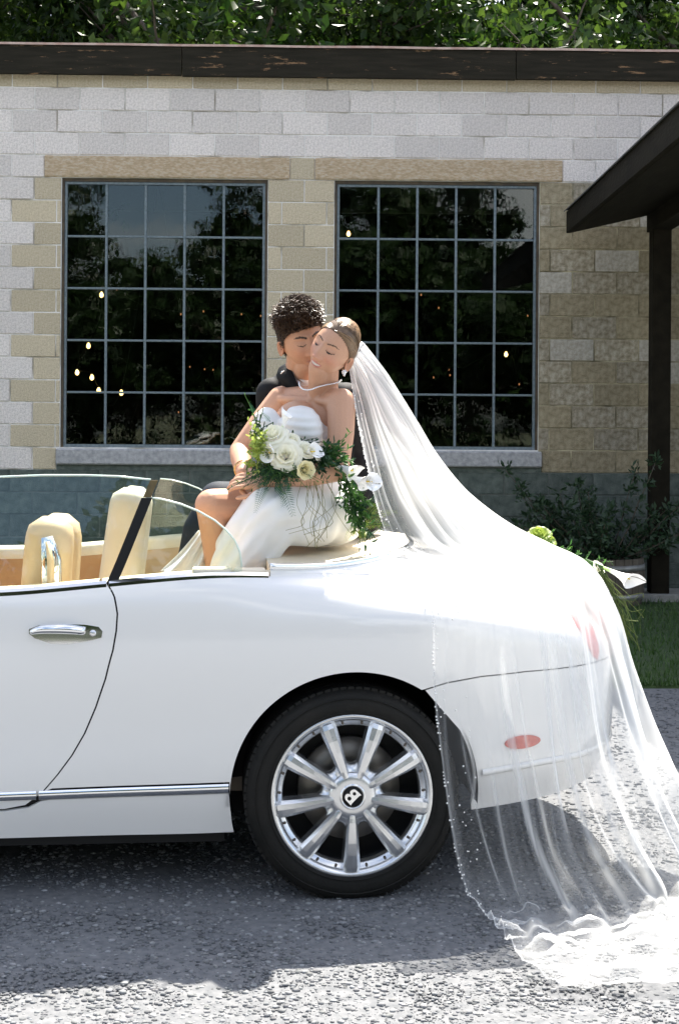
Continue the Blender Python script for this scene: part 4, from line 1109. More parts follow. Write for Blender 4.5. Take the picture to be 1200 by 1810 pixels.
# front seats
def front_seat(yc, rec=R(4), x0=-0.985, zz0=0.50, near=True):
    so = empty('front_seat', (0, 0, 0), 0, car); LM = m_leather if near else m_leather2  # far seat's paler leather stands in for glass reflection over it
    # back: rounded slab leaning back, bolsters
    Mx = Matrix.Translation((x0-0.05, yc, zz0)) @ Matrix.Rotation(rec, 4, 'Y')
    def lobed(y0, y1, top, th0, th1, name, m, xo=0.0):
        mb = MB(); nz, na = 26, 20; vs = []
        for i in range(nz+1):
            v = i/nz; z = -0.05+(top+0.05)*(1-(1-v)**1.0)
            cap = 1.0 if v < 0.88 else math.sqrt(max(0.0, 1-((v-0.88)/0.12)**2.8))
            zz = z
            hw, th = (y1-y0)/2*(0.55+0.45*cap), (th0+(th1-th0)*v)*(0.40+0.60*cap)
            for k in range(na):
                a = 2*math.pi*k/na; c, s = math.cos(a), math.sin(a)
                vs.append(Mx @ Vector((xo+th*math.copysign(abs(c)**0.7, c), (y0+y1)/2+hw*math.copysign(abs(s)**0.62, s), zz)))
        fs = [(i*na+k, i*na+(k+1) % na, (i+1)*na+(k+1) % na, (i+1)*na+k) for i in range(nz) for k in range(na)]+[tuple(nz*na+k for k in range(na))]
        mb.add(vs, fs, True); return mb.build(name, m, so)
    lobed(-0.255, -0.085, 0.715, 0.088, 0.080, 'side_bolster', LM)
    lobed(-0.110, 0.110, 0.715, 0.085, 0.075, 'backrest', LM, 0.012)
    lobed(0.085, 0.255, 0.68, 0.088, 0.080, 'side_bolster', LM)
    mb = MB(); radd(mb, x0-0.55, x0-0.02, yc-0.25, yc+0.25, 0.36, 0.52, 0.05); mb.build('seat_cushion', m_leather, so)
    mb = MB(); radd(mb, x0-0.48, x0-0.02, yc-0.2, yc+0.2, 0.26, 0.37, 0.03); mb.build('seat_base', m_black, so)
    if not near: return so
    mb = MB(); ML = Mx
    mb.tube([ML @ Vector((0.02, -0.20, 0.36)), ML @ Vector((0.03, -0.266, 0.45)), ML @ Vector((0.02, -0.270, 0.58)), ML @ Vector((0.0, -0.262, 0.655))], [0.030, 0.036, 0.034, 0.022], 12, flat=0.55); mb.build('belt_guide', m_chrome, so)
    mb = MB(); mb.tube([ML @ Vector((0.02, -0.280, 0.36)), ML @ Vector((0.028, -0.286, 0.46)), ML @ Vector((0.02, -0.290, 0.58)), ML @ Vector((0.004, -0.280, 0.64))], [0.020, 0.025, 0.024, 0.014], 12, flat=0.5); mb.build('belt_guide_pad', m_leather, so)
    return so
front_seat(0.475); front_seat(1.405, R(7), -0.80, 0.56, False)
# centre console
mb = MB(); radd(mb, -2.1, -0.62, 0.80, 1.08, 0.262, 0.60, 0.05); mb.build('centre_console', m_tanl, car)
mb = MB(); radd(mb, -2.25, -1.78, 0.17, CW-0.17, 0.62, 0.97, 0.08); mb.build('dashboard', m_tanl, car)
sw = MB(); ML = Matrix.Translation((-1.55, 0.475, 0.86)) @ Matrix.Rotation(R(-68), 4, 'Y')
sw.lathe([(0.178+0.015*math.cos(a), 0.015*math.sin(a)) for a in np.linspace(0, 2*math.pi, 10, endpoint=False)], 36, ML, close=True); sw.box(-0.17, 0.17, -.02, .02, -.008, .008, M=ML); sw.box(-0.02, 0.02, -.17, 0, -.008, .008, M=ML); sw.build('steering_wheel', m_tanl, car)
# rear bench: cushion, backs, and the leather tonneau shelf the couple sit on
mb = MB(); radd(mb, -0.84, -0.43, 0.20, CW-0.20, 0.27, 0.66, 0.07); mb.build('rear_cushion', m_leather2, car)
for y0, y1 in ((0.46, 0.91), (0.97, CW-0.46)):
    mb = MB(); Mx = Matrix.Translation((-0.22, 0, 0.55)) @ Matrix.Rotation(R(12), 4, 'Y'); radd(mb, -0.13, 0.04, y0, y1, -0.05, 0.46, 0.07, M=Mx); mb.build('rear_backrest', m_leather2, car)
# tonneau: fills the inside of the horseshoe
mb = MB(); nu, nw = 50, 20; vs = []
HSi = [Vector(p) for p in crv([tuple(q) for q in HSc], nu+1)]
for i in range(nu+1):
    p = HSi[i].copy(); q = mirror_v(p)
    for j in range(nw+1):
        v = j/nw; r_ = p.lerp(q, v); r_.z += -0.012+0.030*math.sin(math.pi*v)**0.7; vs.append(r_)
mb.add(vs, [(i*(nw+1)+j, i*(nw+1)+j+1, (i+1)*(nw+1)+j+1, (i+1)*(nw+1)+j) for i in range(nu) for j in range(nw)], True)
fr0 = [vs[j] for j in range(nw+1)]
mb.add(fr0+[v+Vector((0, 0, -0.25)) for v in fr0], [(j, j+1, nw+1+j+1, nw+1+j) for j in range(nw)])
mb.build('tonneau_cover', m_leather2, car)
# grab tray on the near rear capping
for (xa, xb, yy) in ((340, 410, 1006), (412, 470, 1001)):
    p0 = carpx(xa, yy, 0.12); p1 = carpx(xb, yy, 0.12); mb = MB(); radd(mb, p0[0], p1[0], 0.085, 0.155, body(p0[0], 1).z-0.0, body(p1[0], 1).z+0.022, 0.008); mb.build('latch_cover', m_leather2, car)

# ---- wheels
def wheel_meshes():
    out = {}
    mb = MB(); pr = [(0.258, 0.012), (0.262, 0.002), (0.275, -0.004), (0.30, -0.006), (0.322, 0.000), (0.334, 0.010), (0.340, 0.022), (0.346, 0.034), (0.349, 0.05), (0.350, 0.06)]
    for z in (0.085, 0.135, 0.185): pr += [(0.3505, z-0.012), (0.343, z-0.009), (0.343, z-0.002), (0.3505, z+0.001)]
    pr += [(0.349, 0.22), (0.344, 0.236), (0.33, 0.25), (0.30, 0.262), (0.26, 0.258), (0.24, 0.25)]
    mb.lathe(pr, 120)
    # shoulder blocks
    for k in range(84):
        a = 2*math.pi*k/84; M_ = Matrix.Rotation(a, 4, 'Z') @ Matrix.Rotation(R(8), 4, 'X')
        mb.box(0.337, 0.3498, -0.0110, 0.0110, 0.024, 0.066, M=M_, bev=0.0015)
    # raised sidewall ribs
    for r_ in (0.272, 0.316): mb.lathe([(r_-.002, -0.002), (r_-.001, -0.0065), (r_+.001, -0.0065), (r_+.002, -0.002)], 90)
    out['tyre'] = (mb.mesh('tyre', m_rubber),)
    mb = MB(); mb.lathe([(0.222, 0.055), (0.224, 0.030), (0.229, 0.024), (0.240, 0.022), (0.243, 0.014), (0.252, 0.004), (0.262, 0.000), (0.2645, 0.006), (0.262, 0.014), (0.255, 0.03), (0.245, 0.07), (0.238, 0.24)], 96)
    out['rim'] = (mb.mesh('rim', m_alloy),)
    # one spoke with its webbing foot, radius 0.05..0.238
    mb = MB(); st_ = []
    #       r     half width  top   side depth
    prof = [(0.062, 0.0125, -0.009), (0.072, 0.0150, -0.010), (0.085, 0.0165, -0.012), (0.11, 0.0188, -0.013), (0.15, 0.0215, -0.014), (0.19, 0.0245, -0.012), (0.230, 0.0275, -0.006), (0.245, 0.0260, -0.001), (0.2515, 0.018, 0.006)]
    vs = []
    for r_, hw, top in prof:
        vs += [(r_, -hw*1.15, 0.042), (r_, -hw, top+0.012), (r_, -hw*0.62, top+0.001), (r_, 0, top-0.001), (r_, hw*0.62, top+0.001), (r_, hw, top+0.012), (r_, hw*1.15, 0.042)]
    fs = [(i*7+j, i*7+j+1, (i+1)*7+j+1, (i+1)*7+j) for i in range(len(prof)-1) for j in range(6)]
    fs += [tuple(range(6, -1, -1)), tuple((len(prof)-1)*7+j for j in range(7))]
    mb.add(vs, fs, False)
    out['spoke'] = (mb.mesh('spoke', m_alloy),)
    # hub disc with scalloped webs between spokes
    mb = MB(); na = 180; rows = []
    for q, (fr_, z) in enumerate(((0.0, 0.006), (0.55, 0.006), (0.80, 0.010), (1.0, 0.016), (1.0, 0.045))):
        for k in range(na):
            a = 2*math.pi*k/na; ph = (a*9/(2*math.pi)) % 1.0; dd = abs(ph-0.5)*2    # 0 mid between spokes, 1 on spoke
            rw = 0.098+0.062*dd**2.2
            rr = 0.055+(rw-0.055)*fr_ if q else 0.05
            rows.append((rr*math.cos(a), rr*math.sin(a), z+0.008*(1-dd)*(fr_ > 0.1)))
    mb.add(rows, [(i*na+k, i*na+(k+1) % na, (i+1)*na+(k+1) % na, (i+1)*na+k) for i in range(4) for k in range(na)], True)
    out['web'] = (mb.mesh('hub_web', m_alloy),)
    mb = MB(); mb.lathe([(0.0, -0.010), (0.034, -0.010), (0.040, -0.009), (0.046, -0.0095), (0.056, -0.009), (0.068, -0.006), (0.075, -0.002), (0.077, 0.004), (0.0775, 0.012)], 60); out['cap'] = (mb.mesh('centre_cap', m_alloy),)
    mb = MB(); mb.lathe([(0.0, -0.0115), (0.0335, -0.0115), (0.0345, -0.009)], 40); out['badge'] = (mb.mesh('badge', m_black),)
    mb = MB(); mb.lathe([(0.0345, -0.009), (0.0355, -0.0145), (0.0395, -0.0145), (0.0415, -0.009)], 48); out['ring'] = (mb.mesh('badge_ring', m_chrome),)
    mb = MB(); mb.lathe([(0.0, 0.0175), (0.0032, 0.0175), (0.0042, 0.0195), (0.0048, 0.024)], 10); out['bolt'] = (mb.mesh('rim_bolt', mat('bolt', (0.14, 0.12, 0.10), 0.4, metal=0.8)),)
    # brake disc + caliper
    mb = MB(); mb.lathe([(0.07, 0.11), (0.09, 0.105), (0.168, 0.105), (0.17, 0.13), (0.09, 0.13)], 60); out['disc'] = (mb.mesh('brake_disc', mat('disc_steel', (0.26, 0.24, 0.21), 0.45, metal=0.9)),)
    mb = MB(); mb.lathe([(0.0, 0.14), (0.245, 0.14)], 48); out['back'] = (mb.mesh('wheel_backing', m_black),)
    # the letter on the badge: bold B with two round counters, built as a solid plate
    outl = [(-9, -13), (2, -13), (7.5, -12), (11.5, -8.5), (12, -4), (9.5, -1), (6.5, 0.2), (9, 1.6), (10.6, 4.6), (10, 9), (7, 12.2), (2, 13), (-9, 13), (-7.2, 9.5), (-7.2, -9.5)]
    O_ = [tuple(p) for p in crv(outl+[outl[0]], 70)[:-1]]
    h1 = [(2.2+3.4*math.cos(a), 6.2+3.1*math.sin(a)) for a in np.linspace(0, 2*math.pi, 14, endpoint=False)]
    h2 = [(2.6+3.9*math.cos(a), -6.3+3.6*math.sin(a)) for a in np.linspace(0, 2*math.pi, 14, endpoint=False)]
    allp = O_+h1+h2; ed = []
    for a, n in ((0, len(O_)), (len(O_), 14), (len(O_)+14, 14)): ed += [(a+i, a+(i+1) % n) for i in range(n)]
    r = delaunay_2d_cdt([Vector(p) for p in allp], ed, [], 0, 1e-6)
    def ins(P, q):
        c = False
        for i in range(len(P)):
            (x1, y1), (x2, y2) = P[i], P[(i+1) % len(P)]
            if (y1 > q[1]) != (y2 > q[1]) and q[0] < (x2-x1)*(q[1]-y1)/(y2-y1)+x1: c = not c
        return c
    tri = []
    for f in r[2]:
        c = sum((r[0][i] for i in f), Vector((0, 0)))/len(f)
        if ins(O_, c) and not ins(h1, c) and not ins(h2, c): tri.append(tuple(f))
    mb = MB(); k = 0.00178
    vs = [(v.x*k, v.y*k, -0.0135) for v in r[0]]; vs2 = [(v.x*k, v.y*k, -0.0112) for v in r[0]]; n = len(vs)
    sides = [(a, c, c+n, a+n) for a, c in ed] if n == len(allp) else []
    mb.add(vs+vs2, tri+sides); out['B'] = (mb.mesh('badge_letter', m_chrome),)
    return out
WM = wheel_meshes()
def wheel(x, y, zc, side, spin, detail=True):
    w_ = empty('wheel', (x, y, zc), 0, car)
    # local z axis of the lathe points inboard
    w_.rotation_euler = (R(-90), 0, 0) if side > 0 else (R(90), 0, 0)
    def sub(key, name, M_=None):
        o = link(name, WM[key][0], w_)
        if M_ is not None: o.matrix_local = M_
        return o
    sub('tyre', 'tyre'); sub('rim', 'rim'); sub('web', 'hub_web', Matrix.Rotation(spin, 4, 'Z')); sub('cap', 'centre_cap'); sub('badge', 'badge'); sub('ring', 'badge_ring'); sub('disc', 'brake_disc'); sub('back', 'wheel_backing')
    for k in range(9): sub('spoke', 'spoke', Matrix.Rotation(spin+2*math.pi*k/9, 4, 'Z'))
    if detail:
        sub('B', 'badge_letter', Matrix.Rotation(R(BROT), 4, 'Z'))
        for k in range(9):
            for dq in (-0.135, 0.135):
                a = spin+2*math.pi*(k+0.5)/9+dq; sub('bolt', 'rim_bolt', Matrix.Translation((0.2335*math.cos(a), 0.2335*math.sin(a), 0)))
    return w_
BROT = -135
wheel(0.010, -0.002, 0.332, 1, math.pi/2, True)
wheel(0.010, CW+0.002, 0.332, -1, math.pi/2, False)
wheel(-2.72, 0.0, 0.336, 1, 1.2, False); wheel(-2.72, CW, 0.336, -1, 1.2, False)
# tyre contact: flatten by a slight sink into the gravel (tyre radius 0.350 at axle height 0.332)
# ================================================================== PEOPLE
def Rm(ry, rx, rz): return Matrix.Rotation(R(ry), 4, 'Y') @ Matrix.Rotation(R(rx), 4, 'X') @ Matrix.Rotation(R(rz), 4, 'Z')
def remesh(mb, voxel, smooth, name):
    """grow one continuous skin over overlapping solids"""
    me = mb.mesh(name+'_raw'); o = bpy.data.objects.new(name+'_raw', me); COL.objects.link(o)
    md = o.modifiers.new('r', 'REMESH'); md.mode = 'VOXEL'; md.voxel_size = voxel; md.use_smooth_shade = True
    if smooth:
        m2 = o.modifiers.new('s', 'SMOOTH'); m2.factor = 0.5; m2.iterations = smooth
    dg = bpy.context.evaluated_depsgraph_get(); dg.update()
    out = bpy.data.meshes.new_from_object(o.evaluated_get(dg)); out.name = name
    bpy.data.objects.remove(o); bpy.data.meshes.remove(me)
    out.polygons.foreach_set('use_smooth', [True]*len(out.polygons))
    return out
def cap(mb, p0, p1, r0, r1, n=16):
    p0, p1 = Vector(p0), Vector(p1); d = (p1-p0); L = d.length; t = d/L
    pts, rad = [], []
    for i in range(6):
        a = math.pi/2*(1-i/5); pts.append(p0-t*r0*math.sin(a)*0.999); rad.append(max(1e-4, r0*math.cos(a)))
    for i in range(6):
        a = math.pi/2*i/5; pts.append(p1+t*r1*math.sin(a)*0.999); rad.append(max(1e-4, r1*math.cos(a)))
    mb.tube(pts, rad, n)
def chain(mb, pts, rads, n=16):
    for i in range(len(pts)-1): cap(mb, pts[i], pts[i+1], rads[i], rads[i+1], n)
def ell(mb, c, r, M=None): mb.ball(c, r, 24, 16, M)
def yawM(deg): return Matrix.Rotation(R(deg), 3, 'Z')

# ---- heads -------------------------------------------------------
def head_shape(d, fem, detail=True):
    """unit direction -> (point, skin features) ; face looks to -Y"""
    x, y, z = d
    hx_, hy_, hz_ = (0.073, 0.094, 0.113) if fem else (0.077, 0.099, 0.120)
    px, py, pz = x*hx_, y*hy_, z*hz_
    k = max(0.0, -z)
    jaw = 0.30 if fem else 0.20
    px *= 1-jaw*k**1.6
    if py > 0: py *= (1-0.42*k)*(1.05+0.05*max(0, z))
    else:
        py *= 0.97-0.03*k
        fl = smoothstep(0.15, 0.8, -y); py += 0.004*fl*max(0, z)
    if z < 0 and y < 0: pz *= 1+0.02*(-y)
    return px, py, pz
def face_disp(x, z, fem, smile):
    g = lambda cx, cz, sx, sz: math.exp(-((x-cx)/sx)**2/2-((z-cz)/sz)**2/2)
    ax = abs(x); s = 1.0 if fem else 1.06
    x /= s; z /= s; ax /= s
    h = 0.0
    # nose
    zz = (0.012-z)/(0.012+0.044)
    if -0.25 < zz < 1.35:
        up = max(0.0, min(1.0, (zz+0.25)/1.25)); hh = 0.004+0.021*up**1.5
        hh *= 1-smoothstep(1.0, 1.32, zz); w_ = 0.0075+0.004*max(0, min(1, zz))
        h += hh*math.exp(-(x/w_)**2/2)
    h += 0.0085*(g(0.0125, -0.044, .0062, .0058)+g(-0.0125, -0.044, .0062, .0058))
    # eyes
    for sg in (-1, 1):
        h += -0.0105*g(sg*0.030, 0.003, 0.0155, 0.0105)+0.0075*g(sg*0.031, -0.001, 0.0105, 0.0078)
        h += 0.0035*g(sg*0.028, 0.0195, 0.017, 0.0055)
        h += (0.0075 if smile else 0.005)*g(sg*0.041, -0.030, 0.016, 0.014)
        if smile: h += -0.0022*g(sg*0.0275, -0.056, 0.004, 0.012)
    zm = -0.0700+(7.0 if smile else 2.0)*x*x
    dz = z-zm; wx = math.exp(-(x/0.0185)**4)
    h += wx*(0.0062*math.exp(-((dz-0.0062)/0.0042)**2/2)+0.0068*math.exp(-((dz+0.0068)/0.0048)**2/2)-0.0025*math.exp(-(dz/0.0016)**2/2))
    h += 0.003*g(0, -0.0865, .012, .004)*-1
    h += (0.007 if fem else 0.010)*g(0, -0.101, 0.016, 0.011)
    return h
def face_col(x, z, fem, smile, base):
    s = 1.0 if fem else 1.06; x /= s; z /= s
    c = np.array(base)
    blush = math.exp(-((abs(x)-0.043)/0.016)**2/2-((z+0.032)/0.014)**2/2)
    c = c*(1-0.30*blush*np.array([0.0, 0.5, 0.4])*(1 if fem else .5))
    nb = math.exp(-(x/0.014)**2/2-((z+0.042)/0.012)**2/2); c = c*(1-0.12*nb*np.array([0.0, 1, .9]))
    zm = -0.0700+(7.0 if smile else 2.0)*x*x; dz = z-zm
    wl = 0.0235 if smile else 0.021
    if abs(x) < wl:
        e = math.sqrt(max(0, 1-(x/wl)**2))
        up, lo_ = (0.0098 if smile else 0.0065)*e, (0.0125 if smile else 0.0085)*e
        lip = np.array([0.50, 0.20, 0.17]) if fem else np.array([0.44, 0.22, 0.17])
        if -lo_ < dz < up: c = lip
        if smile and abs(x) < 0.019:
            e2 = math.sqrt(max(0, 1-(x/0.019)**2))
            if -0.0048*e2 < dz < 0.0030*e2: c = np.array([0.62, 0.58, 0.53])
    for sg in (-1, 1):
        u = sg*x-0.031
        if abs(u) < 0.0155:                       # lash line of the lowered lid
            zl = -0.0035+(-0.0055+24*u*u if True else 0)+(0.0012 if u > 0 else 0)
            thick = 0.0027 if fem else 0.0018
            if abs(z-zl) < thick*(1.25-abs(u)/0.018): c = np.array([0.02, 0.014, 0.010])
            elif fem and 0 < z-zl < 0.007: c = c*np.array([0.86, 0.80, 0.78])
        ub = sg*x-0.030                            # brow
        if -0.019 < ub < 0.020:
            zb = 0.0185+0.0050*(1-((ub-0.006)/0.022)**2)-(0.0015 if ub > .012 else 0)
            th = (0.0026 if fem else 0.0040)*(1-max(0, ub)/0.028)
            if abs(z-zb) < th: c = np.array([0.085, 0.047, 0.028]) if fem else np.array([0.035, 0.022, 0.015])
    return c
def head_mesh(mb, M, fem, smile, base, nu=190, nv=170):
    vs, cs = [], []
    for j in range(nv+1):
        # denser rows over the face
        ph = math.pi*j/nv
        for k in range(nu):
            tt_ = k/nu; th = 2*math.pi*(tt_+0.09*math.sin(2*math.pi*tt_)/ (2*math.pi)*2.2)-math.pi/2  # denser to the front
            d = (math.sin(ph)*math.cos(th), math.sin(ph)*math.sin(th), math.cos(ph))
            x, y, z = head_shape(d, fem)
            w_ = smoothstep(0.10, 0.60, -d[1])
            if w_ > 0:
                y -= w_*face_disp(x, z, fem, smile)
                c = face_col(x, z, fem, smile, base) if w_ > 0.2 else np.array(base)
            else: c = np.array(base)
            vs.append(M @ Vector((x, y, z))); cs.append(tuple(c))
    fs = [(j*nu+k, (j+1)*nu+k, (j+1)*nu+(k+1) % nu, j*nu+(k+1) % nu) for j in range(nv) for k in range(nu)]
    b0 = len(mb.v); mb.add(vs, fs, True); mb.c[b0:] = cs
    # ears
    for sg in (-1, 1):
        E = M @ Matrix.Translation((sg*(0.073 if fem else 0.078), 0.012, -0.018)) @ Matrix.Rotation(sg*R(-22), 4, 'Z') @ Matrix.Rotation(R(12), 4, 'X')
        na, nr = 26, 9; vs = []
        for i in range(nr):
            q = i/(nr-1)
            for k in range(na):
                a = 2*math.pi*k/na; ry, rz = 0.0165*(1+0.12*math.sin(a)), 0.030*(1-0.10*math.sin(a))
                rr = 1.0-0.75*max(0, q-0.45)/0.55 if q > 0.45 else 0.72+0.28*math.sin(q/0.45*math.pi/2)
                hgt = (-0.004+0.016*q/0.45) if q < 0.45 else 0.012-0.010*((q-0.45)/0.55)**0.8
                vs.append(E @ Vector((sg*hgt, ry*rr*math.cos(a), rz*rr*math.sin(a))))
        fs = [(i*na+k, i*na+(k+1) % na, (i+1)*na+(k+1) % na, (i+1)*na+k) for i in range(nr-1) for k in range(na)]+[tuple((nr-1)*na+k for k in range(na))]
        if sg < 0: fs = [tuple(reversed(f)) for f in fs]
        b0 = len(mb.v); mb.add(vs, fs, True); mb.c[b0:] = [tuple(np.array(base)*np.array([.98, .88, .86]))]*len(vs)
HL_F = ([-.095, -.082, -.06, -.035, -.012, .008, .025, .05], [.076, .068, .052, .030, .004, -.030, -.062, -.085])
HL_M = ([-.105, -.085, -.06, -.03, -.012, .004, .03, .06], [.048, .047, .040, .020, -.020, -.005, -.055, -.075])
def hair_cap(mb, M, fem, scale, hl, nu=120, nv=90, lump=0.0):
    idx = {}; vs = []; fs = []
    for j in range(nv+1):
        ph = math.pi*j/nv
        for k in range(nu):
            th = 2*math.pi*k/nu; d = (math.sin(ph)*math.cos(th), math.sin(ph)*math.sin(th), math.cos(ph)); x, y, z = head_shape(d, fem)
            ok = z > np.interp(y, *hl)
            q = scale+lump*noise.noise((x*45, y*45, z*45))
            idx[j, k] = (len(vs), ok); vs.append(M @ Vector((x*q, y*q+0.002, z*q)))
    for j in range(nv):
        for k in range(nu):
            q = [idx[j, k], idx[j+1, k], idx[j+1, (k+1) % nu], idx[j, (k+1) % nu]]
            if all(a[1] for a in q): fs.append(tuple(a[0] for a in q))
    mb.add(vs, fs, True)
m_skin_b = mat('skin_fair', (0.6, 0.4, 0.3), 0.48, attr='Col', c2=(0.94, 0.94, 0.94), scale=220, detail=3, bump=0.05, bscale=500, spec=0.4, sss=0.0)
for _mm in (m_skin_b,):
    for _e in _mm.node_tree.nodes:
        if _e.type == 'VALTORGB': _e.color_ramp.elements[0].color = (1, 1, 1, 1)
SKB = (0.56, 0.318, 0.208); SKG = (0.49, 0.275, 0.178)
def hand(mb, wrist, fwd, nrm, L=0.175, curl=0.5, thumb=1, spread=0.10):
    """palm + five tapered, bent fingers; nrm = back of the hand"""
    f = Vector(fwd).normalized(); n = Vector(nrm); n = (n-f*n.dot(f)).normalized(); sd = f.cross(n)*thumb
    w_ = Vector(wrist)
    for q in (-0.026, -0.009, 0.009, 0.026): cap(mb, w_+f*0.006+sd*q*0.55, w_+f*L*0.50+sd*q*1.05-n*0.004, 0.0135, 0.0115, 10)
    for i, (q, l_) in enumerate(((0.029, .40), (0.010, .45), (-0.009, .42), (-0.027, .33))):
        p = w_+f*L*0.50+sd*q-n*0.003; dd = (f+sd*q*spread*20*0.25).normalized(); a = 0.15
        seg = [p]; 
        for sgm in (0.45, 0.30, 0.25):
            dirn = (dd*math.cos(a)-n*math.sin(a)).normalized(); p = p+dirn*L*l_*sgm*1.12; seg.append(p); a += curl*(0.9 if sgm > .4 else 0.8)
        chain(mb, seg, [0.0088, 0.0080, 0.0073, 0.0062], 10)
    p = w_+f*0.028+sd*0.026-n*0.004; seg = [p, p+(f*0.6+sd*0.75-n*0.25).normalized()*0.042, p+(f*0.6+sd*0.75-n*0.25).normalized()*0.042+(f*0.95+sd*0.15-n*0.3*curl).normalized()*0.030, p+(f*0.6+sd*0.75-n*0.25).normalized()*0.042+(f*0.95+sd*0.15-n*0.3*curl).normalized()*0.054]
    chain(mb, seg, [0.0125, 0.0105, 0.0092, 0.0070], 10)

# ---- bride ---------------------------------------------------------
BH = Vector((-0.0222, 5.12, 1.8096)); BM = Matrix.Translation(BH) @ Rm(30.9, 14.4, -21.6)
TY = 38
bx = Vector((math.cos(R(TY)), -math.sin(R(TY)), 0)); bf = Vector((-math.sin(R(TY)), -math.cos(R(TY)), 0))
Y3 = Matrix(((bx.x, bf.x, 0), (bx.y, bf.y, 0), (0, 0, 1)))     # ellipsoid axes: across, forward, up
seat_pt = at(565, 925, 5.30)
bride = empty('person', seat_pt); tag(bride, 'woman in a strapless white gown holding a bouquet, leaning back with eyes lowered', 'person')
def to_local(me, root): me.transform(Matrix.Translation(-Vector(root.location)))
sL, sR = at(603, 712, 5.13), at(497, 706, 5.34)
nk = at(570, 694, 5.22); nt_ = BM @ Vector((0.0, 0.018, -0.075))
eL, wL = at(597, 832, 5.05), at(476, 850, 4.97)
eR, wR = at(424, 797, 5.27), at(431, 836, 5.06)
hipL, hipR = at(590, 905, 5.22), at(548, 905, 5.36)
knR = at(374, 893, 5.06); anR = at(392, 1085, 5.16)
mb = MB()
cap(mb, nk+Vector((0, 0.03, -.03)), nt_, 0.054, 0.050)
chain(mb, [nk+bf*0.025, BM @ Vector((0, -0.03, -0.085))], [0.036, 0.036])
ell(mb, at(553, 742, 5.26), (0.142, 0.083, 0.115), Y3); ell(mb, at(525, 742, 5.20), (0.09, 0.06, 0.07), Y3)
cap(mb, sL+Vector((-.015, .01, 0)), nk+Vector((0.02, 0.02, -.015)), 0.046, 0.045); cap(mb, sR+Vector((.015, .01, 0)), nk+Vector((-0.02, 0.02, -.015)), 0.046, 0.045)
cap(mb, sL-bx*0.01+bf*0.035, nk+bf*0.045+bx*.015-Vector((0, 0, .028)), 0.017, 0.014); cap(mb, sR+bx*0.01+bf*0.035, nk+bf*0.045-bx*.015-Vector((0, 0, .028)), 0.017, 0.014)
ell(mb, at(560, 800, 5.27), (0.125, 0.085, 0.13), Y3)
chain(mb, [sL, sL.lerp(eL, .45)+bx*0.006, eL], [0.053, 0.048, 0.040]); chain(mb, [eL, eL.lerp(wL, .35), wL], [0.039, 0.041, 0.026])
chain(mb, [sR, sR.lerp(eR, .45)-bx*0.004, eR], [0.051, 0.046, 0.038]); chain(mb, [eR, eR.lerp(wR, .35), wR], [0.038, 0.039, 0.026])
chain(mb, [hipR, hipR.lerp(knR, .5), knR], [0.10, 0.078, 0.059]); chain(mb, [knR, knR.lerp(anR, .35)+Vector((0.006, 0.02, 0)), anR], [0.056, 0.055, 0.034])
ft = anR+Vector((-0.02, -0.13, -0.055)); chain(mb, [anR+Vector((0, 0.02, -.03)), anR.lerp(ft, .6)+Vector((0, 0, .01)), ft], [0.032, 0.030, 0.020])
hand(mb, wL, (at(428, 848, 4.99)-wL), Vector((0.0, -0.75, 0.65)), 0.165, 0.42, -1)
hand(mb, wR, (at(452, 852, 5.0)-wR)+Vector((0.02, -.02, 0)), Vector((-0.3, -0.6, 0.7)), 0.165, 0.75, 1)
me = remesh(mb, 0.0042, 4, 'body')
hb = MB(); hb.v = [tuple(v.co) for v in me.vertices]; hb.f = [tuple(p.vertices) for p in me.polygons]; hb.sm = [True]*len(hb.f); hb.c = [SKB]*len(hb.v); bpy.data.meshes.remove(me)
head_mesh(hb, BM, True, True, SKB)
me = hb.mesh('body', m_skin_b, True); to_local(me, bride); link('body', me, bride)
# hair
m_hair_b = mat('brown_blonde_hair', (0.09, 0.05, 0.025), 0.4, c2=(0.15, 0.09, 0.048), scale=60, detail=3, spec=0.6)
m_hair_b2 = leafmat('hair_strand', (0.07, 0.036, 0.017), (0.34, 0.215, 0.115), 0.0, rough=0.36, spec=0.5)
mb = MB(); hair_cap(mb, BM, True, 1.03, HL_F)
BUN = Vector((0.0, 0.098, -0.040)); mb.ball(BM @ BUN, (0.036, 0.030, 0.036), 20, 14, BM.to_3x3())
me = mb.mesh('hair', m_hair_b); to_local(me, bride); hair_o = link('hair', me, bride)
mb = MB(); rs = random.Random(21); bdir = Vector((0, 0.90, -0.42)).normalized()
for i in range(1500):
    sg = 1 if i % 2 else -1; u = rs.random()
    if u < 0.55:
        q = rs.random()**0.8; an = R(50+75*q); st_ = Vector((sg*0.012, -math.cos(an), math.sin(an)))
    else:
        yy = -0.080+0.088*rs.random(); zz = float(np.interp(yy, *HL_F))+0.003; xx = 0.073*math.sqrt(max(0.0, 1-(yy/0.094)**2-(zz/0.113)**2)); st_ = Vector((sg*xx/0.073, yy/0.094, zz/0.113))
    st_.normalize(); mid = ((st_+bdir)*0.5+Vector((sg*0.85*(0.25+0.75*rs.random() if u < .55 else .75), 0.05, 0.12))).normalized()
    pts = []
    w0 = rs.gauss(0, 0.03)
    for k in range(11):
        t = k/10; d = (st_*(1-t)**2+mid*2*t*(1-t)+bdir*t*t); d.normalize(); d = (d+Vector((0, w0*t, w0*t*.6))).normalized()
        x, y, z = head_shape(d, True); s = 1.033+0.022*math.sin(math.pi*min(1, t*1.1))+0.006*rs.random(); pts.append(BM @ Vector((x*s, y*s+0.002, z*s)))
    mb.tube(pts, [0.0008]+[0.0014]*9+[0.001], 3, cap=False)
